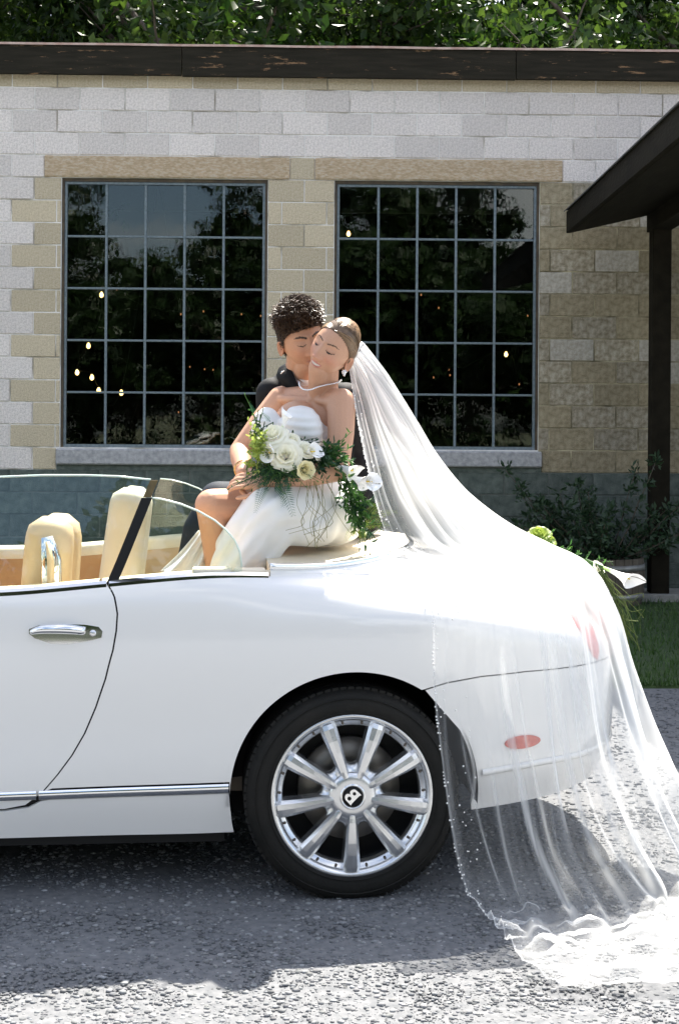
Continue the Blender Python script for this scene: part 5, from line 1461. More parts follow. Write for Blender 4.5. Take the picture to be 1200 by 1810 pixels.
for i in range(220):                                   # coil of the low bun
    a0 = rs.uniform(0, 6.28); rr = 0.022+0.016*rs.random(); tl = rs.gauss(0, .35); pts = []
    for k in range(9):
        a = a0+k*0.32; v = Vector((rr*math.cos(a), 0.030*math.sqrt(max(0, 1-(rr/0.04)**2))+0.004, rr*math.sin(a)+tl*0.01)); pts.append(BM @ (BUN+v))
    mb.tube(pts, 0.0016, 3, cap=False)
me = mb.mesh('hair_strand', m_hair_b2); to_local(me, bride); o = link('hair_strand', me, hair_o); tag(o, kind='stuff')
# gown
m_gown = mat('white_satin_gown', (0.80, 0.81, 0.80), 0.5, c2=(0.76, 0.77, 0.77), scale=5, bump=0.12, bscale=14, sheen=0.3, spec=0.35)
mb = MB()
ell(mb, at(472, 762, 5.15), (0.058, 0.060, 0.088)); ell(mb, at(531, 762, 5.105), (0.088, 0.072, 0.094), Y3)
ell(mb, at(505, 785, 5.14), (0.09, 0.055, 0.07), Y3); ell(mb, at(545, 785, 5.20), (0.112, 0.098, 0.10), Y3); ell(mb, at(556, 815, 5.25), (0.112, 0.09, 0.13), Y3)
me = remesh(mb, 0.006, 5, 'bodice')
# horizontal pleats across the bodice
for v in me.vertices:
    p = v.co; v.co = p+(p-at(550, 780, 5.24)).normalized()*0.0022*math.sin(p.z*210+6*noise.noise((p.x*7, p.y*7, p.z*3)))
me.materials.append(m_gown); to_local(me, bride); link('bodice', me, bride)
mb = MB()
ell(mb, at(566, 893, 5.29), (0.165, 0.15, 0.125), Y3); ell(mb, at(575, 925, 5.24), (0.15, 0.14, 0.085), Y3)
knL = at(470, 900, 4.97)
chain(mb, [hipL, hipL.lerp(knL, .5)+Vector((0, 0, .012)), knL], [0.115, 0.098, 0.082])
chain(mb, [knL, at(440, 940, 4.965), at(418, 1000, 4.97), at(405, 1050, 4.99)], [0.080, 0.080, 0.090, 0.095])
chain(mb, [at(520, 905, 5.08), at(480, 935, 5.02), at(440, 995, 5.02)], [0.09, 0.085, 0.08])
chain(mb, [at(560, 925, 5.12), at(525, 928, 5.06)], [0.085, 0.075])
cap(mb, at(455, 893, 5.05), at(405, 965, 5.04), 0.055, 0.05)
me = remesh(mb, 0.008, 8, 'skirt')
dr_ = (at(400, 1000, 4.97)-at(520, 890, 5.0)).normalized(); sd_ = dr_.cross(Vector((0, -1, 0))).normalized()
for v in me.vertices:
    p = v.co; q = p-at(470, 900, 4.97); a = q.dot(sd_); l_ = q.dot(dr_)
    amp = 0.010*smoothstep(-0.05, 0.18, l_)+0.0025
    v.co = p+Vector((0, -1, 0.15))*amp*(math.sin(a*62+2.2*noise.noise((l_*4, a*5, 1)))+0.5*math.sin(a*131+l_*9))*0.7
for v in me.vertices:                       # the wrapped front edge of the skirt stands proud of the layer under it
    px_ = 600+(v.co.x/v.co.y)*F_PX; py_ = 752-(v.co.z-CAM_H)/v.co.y*F_PX
    xl = float(np.interp(py_, [840, 862, 885, 905, 925, 960, 1000, 1060], [540, 510, 478, 455, 438, 418, 401, 388]))
    front = smoothstep(5.25, 5.05, v.co.y)
    v.co.y -= 0.020*smoothstep(-3, 4, px_-xl)*front
    pl_ = (px_-xl)*0.8-(py_-900)*0.15
    v.co.y -= 0.0035*math.sin(pl_*0.21+0.8*math.sin(py_*0.04))*front*smoothstep(160, 40, abs(px_-xl))
me.materials.append(m_gown); to_local(me, bride); link('skirt', me, bride)
# slit panel falling behind the bare shin
mb = MB(); n1, n2 = 24, 30; vs = []
for i in range(n1+1):
    u = i/n1; a = at(352, 938, 5.17).lerp(at(282, 1010, 5.12), u**0.9)+Vector((0, 0, 0.0)); c = at(395, 945, 5.14).lerp(at(392, 1030, 5.10), u)
    a.z -= 0.01*math.sin(u*3.1)
    for j in range(n2+1):
        v = j/n2; p = a.lerp(c, v); p.y += 0.028*u*math.sin(v*17+u*2)+0.012*math.sin(v*31); vs.append(p)
mb.add(vs, [(i*(n2+1)+j, (i+1)*(n2+1)+j, (i+1)*(n2+1)+j+1, i*(n2+1)+j+1) for i in range(n1) for j in range(n2)], True)
b0 = len(mb.v); me = mb.mesh('skirt_slit_panel', m_gown); to_local(me, bride); o = link('skirt_slit_panel', me, bride)
md = o.modifiers.new('solid', 'SOLIDIFY'); md.thickness = 0.003
# jewellery
m_diamond = mat('diamond', (0.85, 0.86, 0.88), 0.08, metal=0.85)
m_gold = mat('gold_bangle', (0.75, 0.55, 0.25), 0.2, metal=1.0)
mb = MB(); npx = [(529, 676, 5.16), (530, 682, 5.135), (536, 688, 5.125), (548, 689, 5.118), (562, 684, 5.118), (578, 680, 5.125), (594, 677, 5.155), (603, 672, 5.22)]
cc = [at(*q) for q in npx]; pts = crv([tuple(p) for p in cc], 44)
for p in pts: mb.ball(p, 0.0034, 8, 6)
me = mb.mesh('necklace', m_diamond); to_local(me, bride); tag(link('necklace', me, bride), kind='stuff')
mb = MB(); p = BM @ Vector((0.080, 0.008, -0.052))
for a in range(6): mb.ball(p+Vector((0.006*math.cos(a), -0.004, 0.006*math.sin(a))), 0.0042, 8, 6)
mb.ball(p+Vector((0, -0.006, 0)), 0.005, 8, 6); mb.ball(p+Vector((0, -0.003, -0.011)), 0.0045, 8, 6)
me = mb.mesh('earring', m_diamond); to_local(me, bride); link('earring', me, bride)
for q in (0.80, 0.88):
    c = eR.lerp(wR, q); ax = (wR-eR).normalized(); mb = MB(); ML = Matrix.Translation(c) @ ax.to_track_quat('Z', 'Y').to_matrix().to_4x4()
    mb.lathe([(0.031+0.0016*math.cos(a), 0.0016*math.sin(a)) for a in np.linspace(0, 6.283, 7)[:-1]], 30, ML, close=True); me = mb.mesh('bracelet', m_gold); to_local(me, bride); link('bracelet', me, bride)

# ---- groom ---------------------------------------------------------
GH = Vector((-0.143, 5.27, 1.855)); GM = Matrix.Translation(GH) @ Rm(-12.5, 18.9, 18.4)
groom = empty('person', at(585, 925, 5.62)); tag(groom, 'curly dark haired man in a black suit kissing the woman on her cheek', 'person')
gR, gL = at(482, 697, 5.45), at(612, 706, 5.56)
gn = at(527, 672, 5.43)
mb = MB()
cap(mb, gn+Vector((0, .03, -.03)), GM @ Vector((0, 0.03, -0.07)), 0.060, 0.058); cap(mb, gn+Vector((0, -0.0, -.02)), GM @ Vector((0, -0.02, -0.095)), 0.045, 0.045)
wG = at(508, 858, 5.33)
chain(mb, [gn+Vector((0, .04, -.06)), gR, at(480, 790, 5.47), at(496, 845, 5.42), wG], [0.04, 0.04, 0.036, 0.030, 0.028]); hand(mb, wG, Vector((0.6, -0.5, -0.1)), Vector((0, -0.4, 0.9)), 0.185, 0.6, 1)
me = remesh(mb, 0.0045, 4, 'body'); hb = MB(); hb.v = [tuple(v.co) for v in me.vertices]; hb.f = [tuple(p.vertices) for p in me.polygons]; hb.sm = [True]*len(hb.f); hb.c = [SKG]*len(hb.v); bpy.data.meshes.remove(me)
head_mesh(hb, GM, False, False, SKG)
me = hb.mesh('body', m_skin_b, True); to_local(me, groom); link('body', me, groom)
m_suit = mat('black_suit_wool', (0.005, 0.0055, 0.007), 0.75, c2=(0.009, 0.010, 0.012), scale=300, bump=0.15, bscale=400, spec=0.25)
m_trou = mat('navy_trouser_wool', (0.012, 0.018, 0.030), 0.75, c2=(0.018, 0.026, 0.040), scale=300, bump=0.15, bscale=400, spec=0.25)
m_shirt = mat('white_shirt', (0.80, 0.80, 0.80), 0.6)
mb = MB()
cap(mb, gR, gn+Vector((0.0, 0.05, -.045)), 0.062, 0.065); cap(mb, gL, gn+Vector((0.04, 0.05, -.045)), 0.062, 0.065)
chain(mb, [at(545, 740, 5.54), at(560, 830, 5.60), at(585, 900, 5.64)], [0.155, 0.15, 0.16])
chain(mb, [gR, at(480, 790, 5.47), at(492, 835, 5.45)], [0.066, 0.054, 0.045]); chain(mb, [gL, at(636, 800, 5.62), at(640, 880, 5.55)], [0.068, 0.06, 0.055])
ell(mb, at(625, 910, 5.6), (0.12, 0.13, 0.10)); cap(mb, gR+Vector((0.03, 0, .02)), at(520, 650, 5.47), 0.05, 0.036)
me = remesh(mb, 0.007, 4, 'jacket'); 
for v in me.vertices:
    p = v.co; v.co = p+Vector((0, -1, 0))*0.004*noise.noise((p.x*9, p.y*9, p.z*16))
me.materials.append(m_suit); to_local(me, groom); jk = link('jacket', me, groom)
# lapels, collar, shirt front, pin
def strip_mesh(name, A, B, m, parent, th=0.006):
    mb = MB(); n = len(A); vs = [Vector(p) for p in A]+[Vector(p) for p in B]
    mb.add(vs, [(i, i+1, n+i+1, n+i) for i in range(n-1)], True); me = mb.mesh(name, m); to_local(me, groom); o = link(name, me, parent)
    md = o.modifiers.new('solid', 'SOLIDIFY'); md.thickness = th; md.offset = 0; return o
cA = crv([tuple(at(*q)) for q in ((514, 636, 5.355), (524, 646, 5.325), (536, 655, 5.31), (552, 662, 5.32))], 14); cB = crv([tuple(at(*q)) for q in ((514, 650, 5.36), (524, 664, 5.325), (536, 676, 5.31), (551, 684, 5.32))], 14)
strip_mesh('shirt_collar', cA, cB, m_shirt, groom)
lA = crv([tuple(at(*q)) for q in ((511, 640, 5.36), (518, 660, 5.315), (527, 680, 5.30), (540, 702, 5.30))], 14); lB = crv([tuple(at(*q)) for q in ((494, 650, 5.40), (490, 668, 5.35), (505, 684, 5.33), (530, 708, 5.31))], 14)
strip_mesh('lapel', lA, lB, m_suit, jk)
mb = MB(); mb.tube([at(496, 661, 5.33), at(503, 656, 5.33)], [0.002, 0.003], 6); mb.ball(at(499, 658, 5.325), 0.005, 8, 6); me = mb.mesh('lapel_pin', m_diamond); to_local(me, groom); link('lapel_pin', me, jk)
mb = MB(); cap(mb, at(533, 698, 5.40), at(531, 657, 5.37), 0.070, 0.056); cap(mb, at(520, 650, 5.39), at(545, 662, 5.345), 0.030, 0.022)
me = remesh(mb, 0.005, 4, 'shirt'); me.materials.append(m_shirt); to_local(me, groom); link('shirt', me, groom)
mb = MB()
gk = at(386, 884, 5.36)
chain(mb, [at(565, 905, 5.62), at(470, 895, 5.5), gk], [0.105, 0.092, 0.073]); chain(mb, [gk, at(352, 935, 5.34), at(338, 1000, 5.36), at(335, 1090, 5.40)], [0.072, 0.060, 0.056, 0.055])
chain(mb, [at(590, 915, 5.68), at(500, 935, 5.75), at(430, 940, 5.75)], [0.11, 0.09, 0.075]); chain(mb, [at(430, 940, 5.75), at(410, 1060, 5.75)], [0.073, 0.055])
me = remesh(mb, 0.008, 4, 'trousers'); me.materials.append(m_trou); to_local(me, groom); link('trousers', me, groom)
# curly hair
m_hair_g = mat('dark_hair_base', (0.014, 0.008, 0.005), 0.6)
m_hair_g2 = leafmat('dark_curl', (0.016, 0.008, 0.004), (0.11, 0.058, 0.028), 0.0, rough=0.36, spec=0.55)
mb = MB(); hair_cap(mb, GM, False, 1.045, HL_M, lump=0.03); me = mb.mesh('hair', m_hair_g); to_local(me, groom); hg = link('hair', me, groom)
mb = MB(); rs = random.Random(5); cnt = 0
while cnt < 5200:
    d = Vector((rs.gauss(0, 1), rs.gauss(0, 1), rs.gauss(0.25, 1))).normalized(); x, y, z = head_shape(d, False)
    if z < np.interp(y, *HL_M): continue
    cnt += 1
    top = smoothstep(0.15, 0.75, d.z); L = 0.006+0.038*top*rs.uniform(.7, 1.1)+0.004*rs.random(); s0 = 1.02
    p0 = Vector((x*s0, y*s0, z*s0)); out = Vector((d.x*0.9, d.y*0.8-0.25*top, d.z*0.8+0.2)).normalized()
    t1 = out.orthogonal().normalized(); t1 = (Matrix.Rotation(rs.uniform(0, 6.28), 3, out) @ t1); t2 = out.cross(t1)
    cr = 0.003+0.006*rs.random()*max(top, .3); a0 = rs.uniform(0, 6.28); pts = []; tw = rs.choice((-1, 1))*rs.uniform(2.0, 4.6); lean = t1*rs.uniform(0, .9)+Vector((0, -.35, -.1))*top
    for k in range(10):
        t = k/9; q = p0+out*L*math.sin(t*1.45)+lean*L*0.75*t*t+(t1*math.cos(a0+tw*t)+t2*math.sin(a0+tw*t))*cr*min(1, t*2.2)
        pts.append(GM @ q)
    mb.tube(pts, [0.0010, .0013, .0013, .0013, .0013, .0012, .0011, .001, .0008, .0004], 3, cap=False)
me = mb.mesh('hair_curl', m_hair_g2); to_local(me, groom); tag(link('hair_curl', me, hg), kind='stuff')
# ================================================================== VEIL
m_tulle = bpy.data.materials.new('white_tulle'); m_tulle.use_nodes = True
_n = m_tulle.node_tree.nodes; _l = m_tulle.node_tree.links; _n.remove(_n['Principled BSDF'])
_tr = _n.new('ShaderNodeBsdfTransparent'); _df = _n.new('ShaderNodeBsdfDiffuse'); _df.inputs[0].default_value = (0.86, 0.87, 0.87, 1); _tl = _n.new('ShaderNodeBsdfTranslucent'); _tl.inputs[0].default_value = (0.86, 0.87, 0.87, 1)
_m1 = _n.new('ShaderNodeMixShader'); _m1.inputs[0].default_value = 0.45; _m2 = _n.new('ShaderNodeMixShader'); _at = _n.new('ShaderNodeAttribute'); _at.attribute_name = 'net_layers'
_lw = _n.new('ShaderNodeLayerWeight'); _lw.inputs[0].default_value = 0.5
# thread coverage rises as the net turns edge-on: a = 1-(1-d)^(1/cos)
_cs = _n.new('ShaderNodeMath'); _cs.operation = 'SUBTRACT'; _cs.inputs[0].default_value = 1.0; _l.new(_lw.outputs['Facing'], _cs.inputs[1])
_mx_ = _n.new('ShaderNodeMath'); _mx_.operation = 'MAXIMUM'; _mx_.inputs[1].default_value = 0.14; _l.new(_cs.outputs[0], _mx_.inputs[0])
_iv = _n.new('ShaderNodeMath'); _iv.operation = 'DIVIDE'; _iv.inputs[0].default_value = 1.0; _l.new(_mx_.outputs[0], _iv.inputs[1])
_om = _n.new('ShaderNodeMath'); _om.operation = 'SUBTRACT'; _om.inputs[0].default_value = 1.0; _l.new(_at.outputs['Fac'], _om.inputs[1])
_pw = _n.new('ShaderNodeMath'); _pw.operation = 'POWER'; _l.new(_om.outputs[0], _pw.inputs[0]); _l.new(_iv.outputs[0], _pw.inputs[1])
_al = _n.new('ShaderNodeMath'); _al.operation = 'SUBTRACT'; _al.inputs[0].default_value = 1.0; _l.new(_pw.outputs[0], _al.inputs[1])
_l.new(_df.outputs[0], _m1.inputs[1]); _l.new(_tl.outputs[0], _m1.inputs[2]); _l.new(_al.outputs[0], _m2.inputs[0]); _l.new(_tr.outputs[0], _m2.inputs[1]); _l.new(_m1.outputs[0], _m2.inputs[2]); _l.new(_m2.outputs[0], _n['Material Output'].inputs[0])
def gp(px, py, z=0.02): return tuple(ground(px, py, z))
A_ = lambda px, py, Y: tuple(at(px, py, Y))
ROWS = [
 [A_(616, 650, 5.19), A_(623, 639, 5.21), A_(630, 627, 5.22), A_(637, 616, 5.23), A_(643, 606, 5.24)],
 [A_(622, 705, 5.12), A_(645, 690, 5.20), A_(665, 677, 5.28), A_(675, 666, 5.32), A_(683, 660, 5.35)],
 [A_(631, 765, 5.05), A_(665, 752, 5.17), A_(700, 740, 5.29), A_(722, 734, 5.37), A_(737, 757, 5.42)],
 [A_(643, 825, 4.98), A_(690, 820, 5.10), A_(735, 810, 5.24), A_(762, 803, 5.35), A_(777, 822, 5.45)],
 [A_(660, 890, 4.93), A_(715, 893, 5.02), A_(770, 880, 5.16), A_(808, 868, 5.32), A_(838, 884, 5.48)],
 [A_(690, 966, 4.90), A_(755, 964, 4.98), A_(820, 940, 5.12), A_(865, 918, 5.30), A_(905, 932, 5.50)],
 [A_(742, 1008, 4.78), A_(815, 996, 4.90), A_(880, 974, 5.08), A_(935, 957, 5.30), A_(975, 965, 5.52)],
 [A_(762, 1036, 4.66), A_(850, 1030, 4.74), A_(930, 1010, 4.93), A_(1000, 990, 5.22), A_(1042, 1000, 5.50)],
 [A_(764, 1090, 4.575), A_(865, 1090, 4.60), A_(968, 1075, 4.70), A_(1048, 1058, 5.05), A_(1084, 1070, 5.45)],
 [A_(766, 1225, 4.555), A_(880, 1225, 4.575), A_(990, 1215, 4.64), A_(1084, 1190, 4.95), A_(1116, 1180, 5.35)],
 [A_(780, 1350, 4.54), A_(900, 1360, 4.54), A_(1012, 1350, 4.57), A_(1104, 1320, 4.85), A_(1150, 1285, 5.22)],
 [A_(803, 1480, 4.52), A_(930, 1490, 4.48), A_(1050, 1490, 4.45), A_(1140, 1450, 4.72), A_(1203, 1405, 5.02)],
 [gp(838, 1600), gp(985, 1618), gp(1110, 1612), gp(1200, 1570), gp(1275, 1515)],
 [gp(880, 1652), gp(1000, 1684), gp(1110, 1674), gp(1210, 1640), gp(1335, 1590)],
 [gp(940, 1722), gp(1030, 1728), gp(1120, 1716), gp(1235, 1700), gp(1390, 1660)],
 [gp(1005, 1756), gp(1062, 1756), gp(1150, 1747), gp(1265, 1742), gp(1430, 1722)],
]
NU, NV = 330, 240
ctrl = np.array(ROWS)                                  # rows x 5 x 3
colsU = np.stack([crv(ctrl[:, k], NU+1) for k in range(5)], 1)   # NU+1 x 5 x 3
grid = np.stack([crv(colsU[i], NV+1) for i in range(NU+1)], 0)   # NU+1 x NV+1 x 3
uu = np.linspace(0, 15, NU+1)[:, None]; vv = np.linspace(0, 1, NV+1)[None, :]
# normals (pointing up / to the viewer)
du = np.gradient(grid, axis=0); dv = np.gradient(grid, axis=1); nrm = np.cross(dv, du); nrm /= np.linalg.norm(nrm, axis=2, keepdims=True)+1e-9
flip = (nrm[:, :, 2]*0.6-nrm[:, :, 1]) < 0; nrm[flip] *= -1
rsv = np.random.RandomState(8)
amp = np.interp(uu[:, 0], [0, 1, 3, 5, 7, 8, 9, 10, 11, 12, 13, 15], [.004, .008, .010, .010, .007, .008, .012, .022, .030, .024, .020, .012])[:, None]
warp = 0.035*np.sin(uu*0.55+vv*5)+0.018*np.sin(uu*1.3+vv*11+1.0)
fold = np.zeros((NU+1, NV+1))
for k, (fr_, w_) in enumerate(((5, 1.0), (9.3, 0.75), (16, 0.40), (29, 0.16))):
    ph = rsv.rand()*6.28; s = np.sin(2*np.pi*fr_*(vv+warp*(0.7+0.12*k))+ph+0.25*uu); fold += w_*(np.sign(s)*np.abs(s)**0.75 if k < 2 else s)
crease = np.zeros_like(fold)
lf = np.clip((uu-10.5)/2.5, 0, 1)
rump = sum(w_*np.sin(a_*grid[:, :, 0]+b_*grid[:, :, 1]+c_) for a_, b_, c_, w_ in ((17, 26, 0.3, 1), (-13, 38, 1.9, .8), (29, -21, 4, .6), (-41, 52, 2.2, .3), (66, 40, 1, .15)))
disp = amp*(0.55*fold+0.5*1.0)
gr_m = np.clip((uu-11.6)/0.9, 0, 1)
disp = disp*(1-gr_m)+gr_m*(0.012+0.020*np.abs(rump)**1.4/1.5+0.010*fold*np.clip((13.5-uu)/1.5, 0, 1))
G3 = grid+nrm*disp[:, :, None]
G3[:, :, 2] = np.maximum(G3[:, :, 2], 0.012)
# near-edge scallop
# density of net layers (gathers)
def tab(rows_u, vals): return np.array([np.interp(uu[:, 0], rows_u, v) for v in vals]).T
vk = [0.0, 0.15, 0.27, 0.47, 0.75, 1.0]
T = tab([0, 1, 3, 5, 6, 7, 8, 8.5, 9, 10, 11, 12, 13, 15], [
  [.35, .20, .16, .16, .16, .14, .10, .08, .08, .09, .09, .10, .12, .12],
  [.70, .24, .18, .18, .22, .25, .18, .09, .08, .08, .08, .09, .14, .20],
  [.80, .66, .52, .46, .42, .34, .17, .10, .09, .09, .09, .10, .13, .18],
  [.85, .76, .66, .60, .54, .46, .27, .14, .12, .12, .12, .12, .15, .20],
  [.88, .80, .74, .70, .66, .60, .46, .31, .26, .26, .26, .25, .22, .22],
  [.90, .86, .82, .80, .78, .74, .66, .60, .56, .55, .54, .46, .30, .22]])
dens = np.array([np.interp(vv[0], vk, T[i]) for i in range(NU+1)])
dens = dens*(1+0.28*np.clip(fold, -1.4, 1.4)*0.6)
# a few doubled folds running down the hanging part
for v0, w_, a_, u0, u1 in ((0.29, .010, .42, 8.2, 12.6), (0.335, .006, .20, 8.2, 12), (0.49, .010, .30, 8.0, 12.4), (0.56, .007, .24, 8, 12), (0.62, .008, .30, 8, 12.5), (0.68, .007, .26, 8, 12), (0.10, .004, .22, 9.0, 12.2), (0.17, .005, .14, 9.6, 12), (0.80, .02, .28, 8, 13), (0.90, .03, .30, 8, 13), (0.42, .006, .12, 8.2, 11)):
    c0 = v0+0.012*np.sin(uu*0.9+v0*30); dens = dens+a_*np.exp(-((vv-c0)/w_)**2/2)*np.clip((uu-u0)/0.8, 0, 1)*np.clip((u1-uu)/0.8, 0, 1)
edge = np.exp(-((vv-0.004)/0.004)**2); dens = dens+0.25*edge
dens = np.clip(dens, 0.04, 0.95)
veil = empty('veil', tuple(G3[0, NV//2])); tag(veil, 'long white tulle veil with pearl dotted edge draped over the car to the gravel', 'veil')
org = np.array(veil.location)
me = bpy.data.meshes.new('tulle'); V = (G3-org).reshape(-1, 3)
ii, jj = np.meshgrid(np.arange(NU), np.arange(NV), indexing='ij'); a_ = ii*(NV+1)+jj
Q = np.stack([a_, a_+1, a_+NV+2, a_+NV+1], -1).reshape(-1, 4).astype(np.int32)
me.vertices.add(len(V)); me.vertices.foreach_set('co', V.ravel()); me.loops.add(Q.size); me.loops.foreach_set('vertex_index', Q.ravel())
me.polygons.add(len(Q)); me.polygons.foreach_set('loop_start', np.arange(0, Q.size, 4, dtype=np.int32)); me.update(calc_edges=True)
me.polygons.foreach_set('use_smooth', [True]*len(Q))
at_ = me.attributes.new('net_layers', 'FLOAT', 'POINT'); at_.data.foreach_set('value', dens.ravel().astype(np.float32)); me.materials.append(m_tulle)
link('tulle', me, veil)
m_pearl = mat('pearl', (0.88, 0.87, 0.84), 0.25, coat=0.5)
mb = MB(); rs = random.Random(3)
for i in range(430):
    u = rs.uniform(0.6, 14.8); v = abs(rs.gauss(0, 0.006)) if rs.random() < 0.55 else rs.random()**2.0*0.13
    if u > 12: v *= 1.3
    p = Vector(G3[int(u/15*NU), int(min(1, v)*NV)])-Vector(tuple(org)); mb.ball(p, rs.choice((0.0022, 0.0026, 0.0032)), 6, 5)
tag(mb.build('pearls', m_pearl, veil), kind='stuff')
# comb where the veil is fixed
mb = MB(); mb.tube([Vector(ROWS[0][k])-Vector(tuple(org))+Vector((-.006, 0, 0)) for k in range(5)], 0.006, 8); mb.build('comb', m_pearl, veil)

# ================================================================== FLOWERS
m_petal = leafmat('cream_petal', (0.86, 0.85, 0.74), (0.90, 0.89, 0.80), 0.25, rough=0.55, spec=0.25)
m_petal_y = leafmat('ivory_petal', (0.80, 0.75, 0.50), (0.84, 0.80, 0.58), 0.22, rough=0.55, spec=0.25)
m_calla = mat('calla_spathe', (0.80, 0.79, 0.68), 0.45, attr='Col')
m_spadix = mat('spadix', (0.75, 0.55, 0.10), 0.7)
m_green = leafmat('bouquet_leaf', (0.030, 0.085, 0.022), (0.085, 0.20, 0.045), 0.3)
m_dgreen = leafmat('dark_leaf', (0.012, 0.045, 0.022), (0.03, 0.09, 0.04), 0.2)
m_lime = leafmat('lime_filler', (0.20, 0.28, 0.05), (0.36, 0.44, 0.12), 0.35)
m_fern = leafmat('fern_leaf', (0.02, 0.09, 0.05), (0.05, 0.15, 0.08), 0.3)
m_grass2 = leafmat('dry_grass', (0.16, 0.17, 0.05), (0.30, 0.27, 0.10), 0.2)
def frame(loc, d, roll=0.0):
    q = Vector(d).normalized().to_track_quat('Z', 'Y').to_matrix().to_4x4(); return Matrix.Translation(loc) @ q @ Matrix.Rotation(roll, 4, 'Z')
def rose(root, loc, d, rad, m, seed, openness=1.0):
    rs = random.Random(seed); fl = empty('rose', (0, 0, 0), 0, root); M = frame(Vector(loc)-Vector(root.location), d, rs.uniform(0, 6))
    layers = [(3, .16, .30, 2), (4, .30, .34, 8), (5, .46, .42, 22), (6, .66, .50, 42), (6, .88, .56, 64), (6, 1.0, .55, 80)]
    for li, (n, rr, hh, tilt) in enumerate(layers):
        for k in range(n):
            a = 2*math.pi*(k+rs.uniform(-.12, .12))/n+li*0.7; mb = MB(); nu, nv = 6, 6; vs = []
            half = math.pi/n*1.35
            for i in range(nu+1):
                u = i/nu
                for j in range(nv+1):
                    v = j/nv*2-1; ww = math.sin(min(1, 0.25+u)*math.pi/2)*(1 if u < .8 else 1-0.35*((u-.8)/.2)**2*abs(v))
                    an = a+v*half*ww; tl = R(tilt*openness)
                    r_ = rad*(rr*0.35*(1-u)+rr*u*(0.62+0.38*math.sin(tl)))+0.10*rad*u*u*math.sin(tl)
                    z = rad*(-0.45+ (0.95*u*(math.cos(tl)*0.8+0.25))) - (0.28*rad*max(0, u-.75)*math.sin(tl)*4*(1-abs(v)*.5) if li > 2 else 0)
                    z -= 0.10*rad*v*v*u; w2 = 1+0.05*math.sin(v*4+k+li)+0.03*rs.random()
                    vs.append(M @ Vector((r_*w2*math.cos(an), r_*w2*math.sin(an), z)))
            mb.add(vs, [(i*(nv+1)+j, (i+1)*(nv+1)+j, (i+1)*(nv+1)+j+1, i*(nv+1)+j+1) for i in range(nu) for j in range(nv)], True)
            mb.build('petal', m, fl)
    return fl
def calla(root, base, tip, rad, roll=0.0, seed=0, green=0.35):
    """trumpet from base to tip with a flared, pointed lip"""
    base, tip = Vector(base), Vector(tip); L = (tip-base).length; M = frame(base-Vector(root.location), tip-base, roll)
    fl = empty('calla_lily', (0, 0, 0), 0, root); mb = MB(); nu, na = 18, 26; vs, cs = [], []
    for i in range(nu+1):
        u = i/nu
        for k in range(na+1):
            a = 2*math.pi*k/na; side = (1+math.cos(a))/2            # 1 = long pointed side
            Lk = L*(0.72+0.28*side**1.5)
            rr = rad*(0.13+0.30*u+0.42*max(0, u-0.45)**1.5/0.55**1.5)*(1+0.12*(1-side))
            pt = smoothstep(0.82, 1.0, u)*side**6
            z = Lk*u+0.10*L*pt; curl = smoothstep(0.8, 1.0, u)*(0.14*rad)
            r2_ = rr+curl*(1-0.8*side**6); r2_ *= (1-0.30*pt)
            an = a*0.97+0.15*u
            vs.append(M @ Vector((r2_*math.cos(an), r2_*math.sin(an), z-curl*0.5)))
            g = smoothstep(green+0.12, green-0.12, u)
            cs.append(tuple(np.array([1, 1, 1])*(1-g)+np.array([0.42, 0.62, 0.18])*g))
    mb.add(vs, [(i*(na+1)+k, i*(na+1)+k+1, (i+1)*(na+1)+k+1, (i+1)*(na+1)+k) for i in range(nu) for k in range(na)], True)
    mb.c = cs
    o = mb.build('spathe', m_calla, fl, True)
    mb = MB(); mb.tube([M @ Vector((0, 0, L*0.15)), M @ Vector((0, 0, L*0.72))], [rad*.10, rad*.08], 8); mb.build('spadix', m_spadix, fl)
    mb = MB(); mb.tube([M @ Vector((0, 0, -L*0.5)), M @ Vector((0, 0, L*.08))], [rad*.12, rad*.14], 8); mb.build('stem', m_green, fl)
    return fl
def fern(mb, base, tip, droop, leafl, n=16, wd=0.06):
    base, tip = Vector(base), Vector(tip); pts = []
    for i in range(n+1):
        t = i/n; p = base.lerp(tip, t); p.z += droop*math.sin(math.pi*t); pts.append(p)
    mb.tube(pts, [0.0013*(1-.7*i/n) for i in range(n+1)], 4, cap=False)
    for i in range(1, n+1):
        t = i/n; ax = (pts[i]-pts[i-1]).normalized(); sd = ax.cross(Vector((0.1, -1, 0.2))).normalized(); ll = leafl*(1-0.75*t)*min(1, t*5+.25)
        for sg in (-1, 1):
            d = (sd*sg*0.85+ax*0.5).normalized(); nn = ax*ll*wd
            p = pts[i]; q = p+d*ll; mb.add([p, p+d*ll*.5+nn, q, p+d*ll*.5-nn], [(0, 1, 2, 3)])
def leafspray(mb, base, tip, n, size, rs, asp=0.3, jit=0.02):
    base, tip = Vector(base), Vector(tip); mb.tube([base, base.lerp(tip, .5)+Vector((0, 0, .01)), tip], [.0018, .0014, .0008], 4, cap=False)
    for i in range(n):
        t = (i+rs.random())/n; p = base.lerp(tip, t); ax = (tip-base).normalized(); d = (ax*0.7+Vector((rs.gauss(0, .6), rs.gauss(0, .6), rs.gauss(0, .6)))).normalized()
        s = size*rs.uniform(.6, 1.2); sd = d.cross(Vector((rs.gauss(0, 1), rs.gauss(0, 1), rs.gauss(0, 1)))).normalized(); nn = d.cross(sd)
        mb.add([p, p+d*s*.35+sd*s*asp*.5+nn*s*.05, p+d*s*.75+sd*s*asp*.35, p+d*s, p+d*s*.75-sd*s*asp*.35, p+d*s*.35-sd*s*asp*.5+nn*s*.05], [(0, 1, 2, 3), (0, 3, 4, 5)])
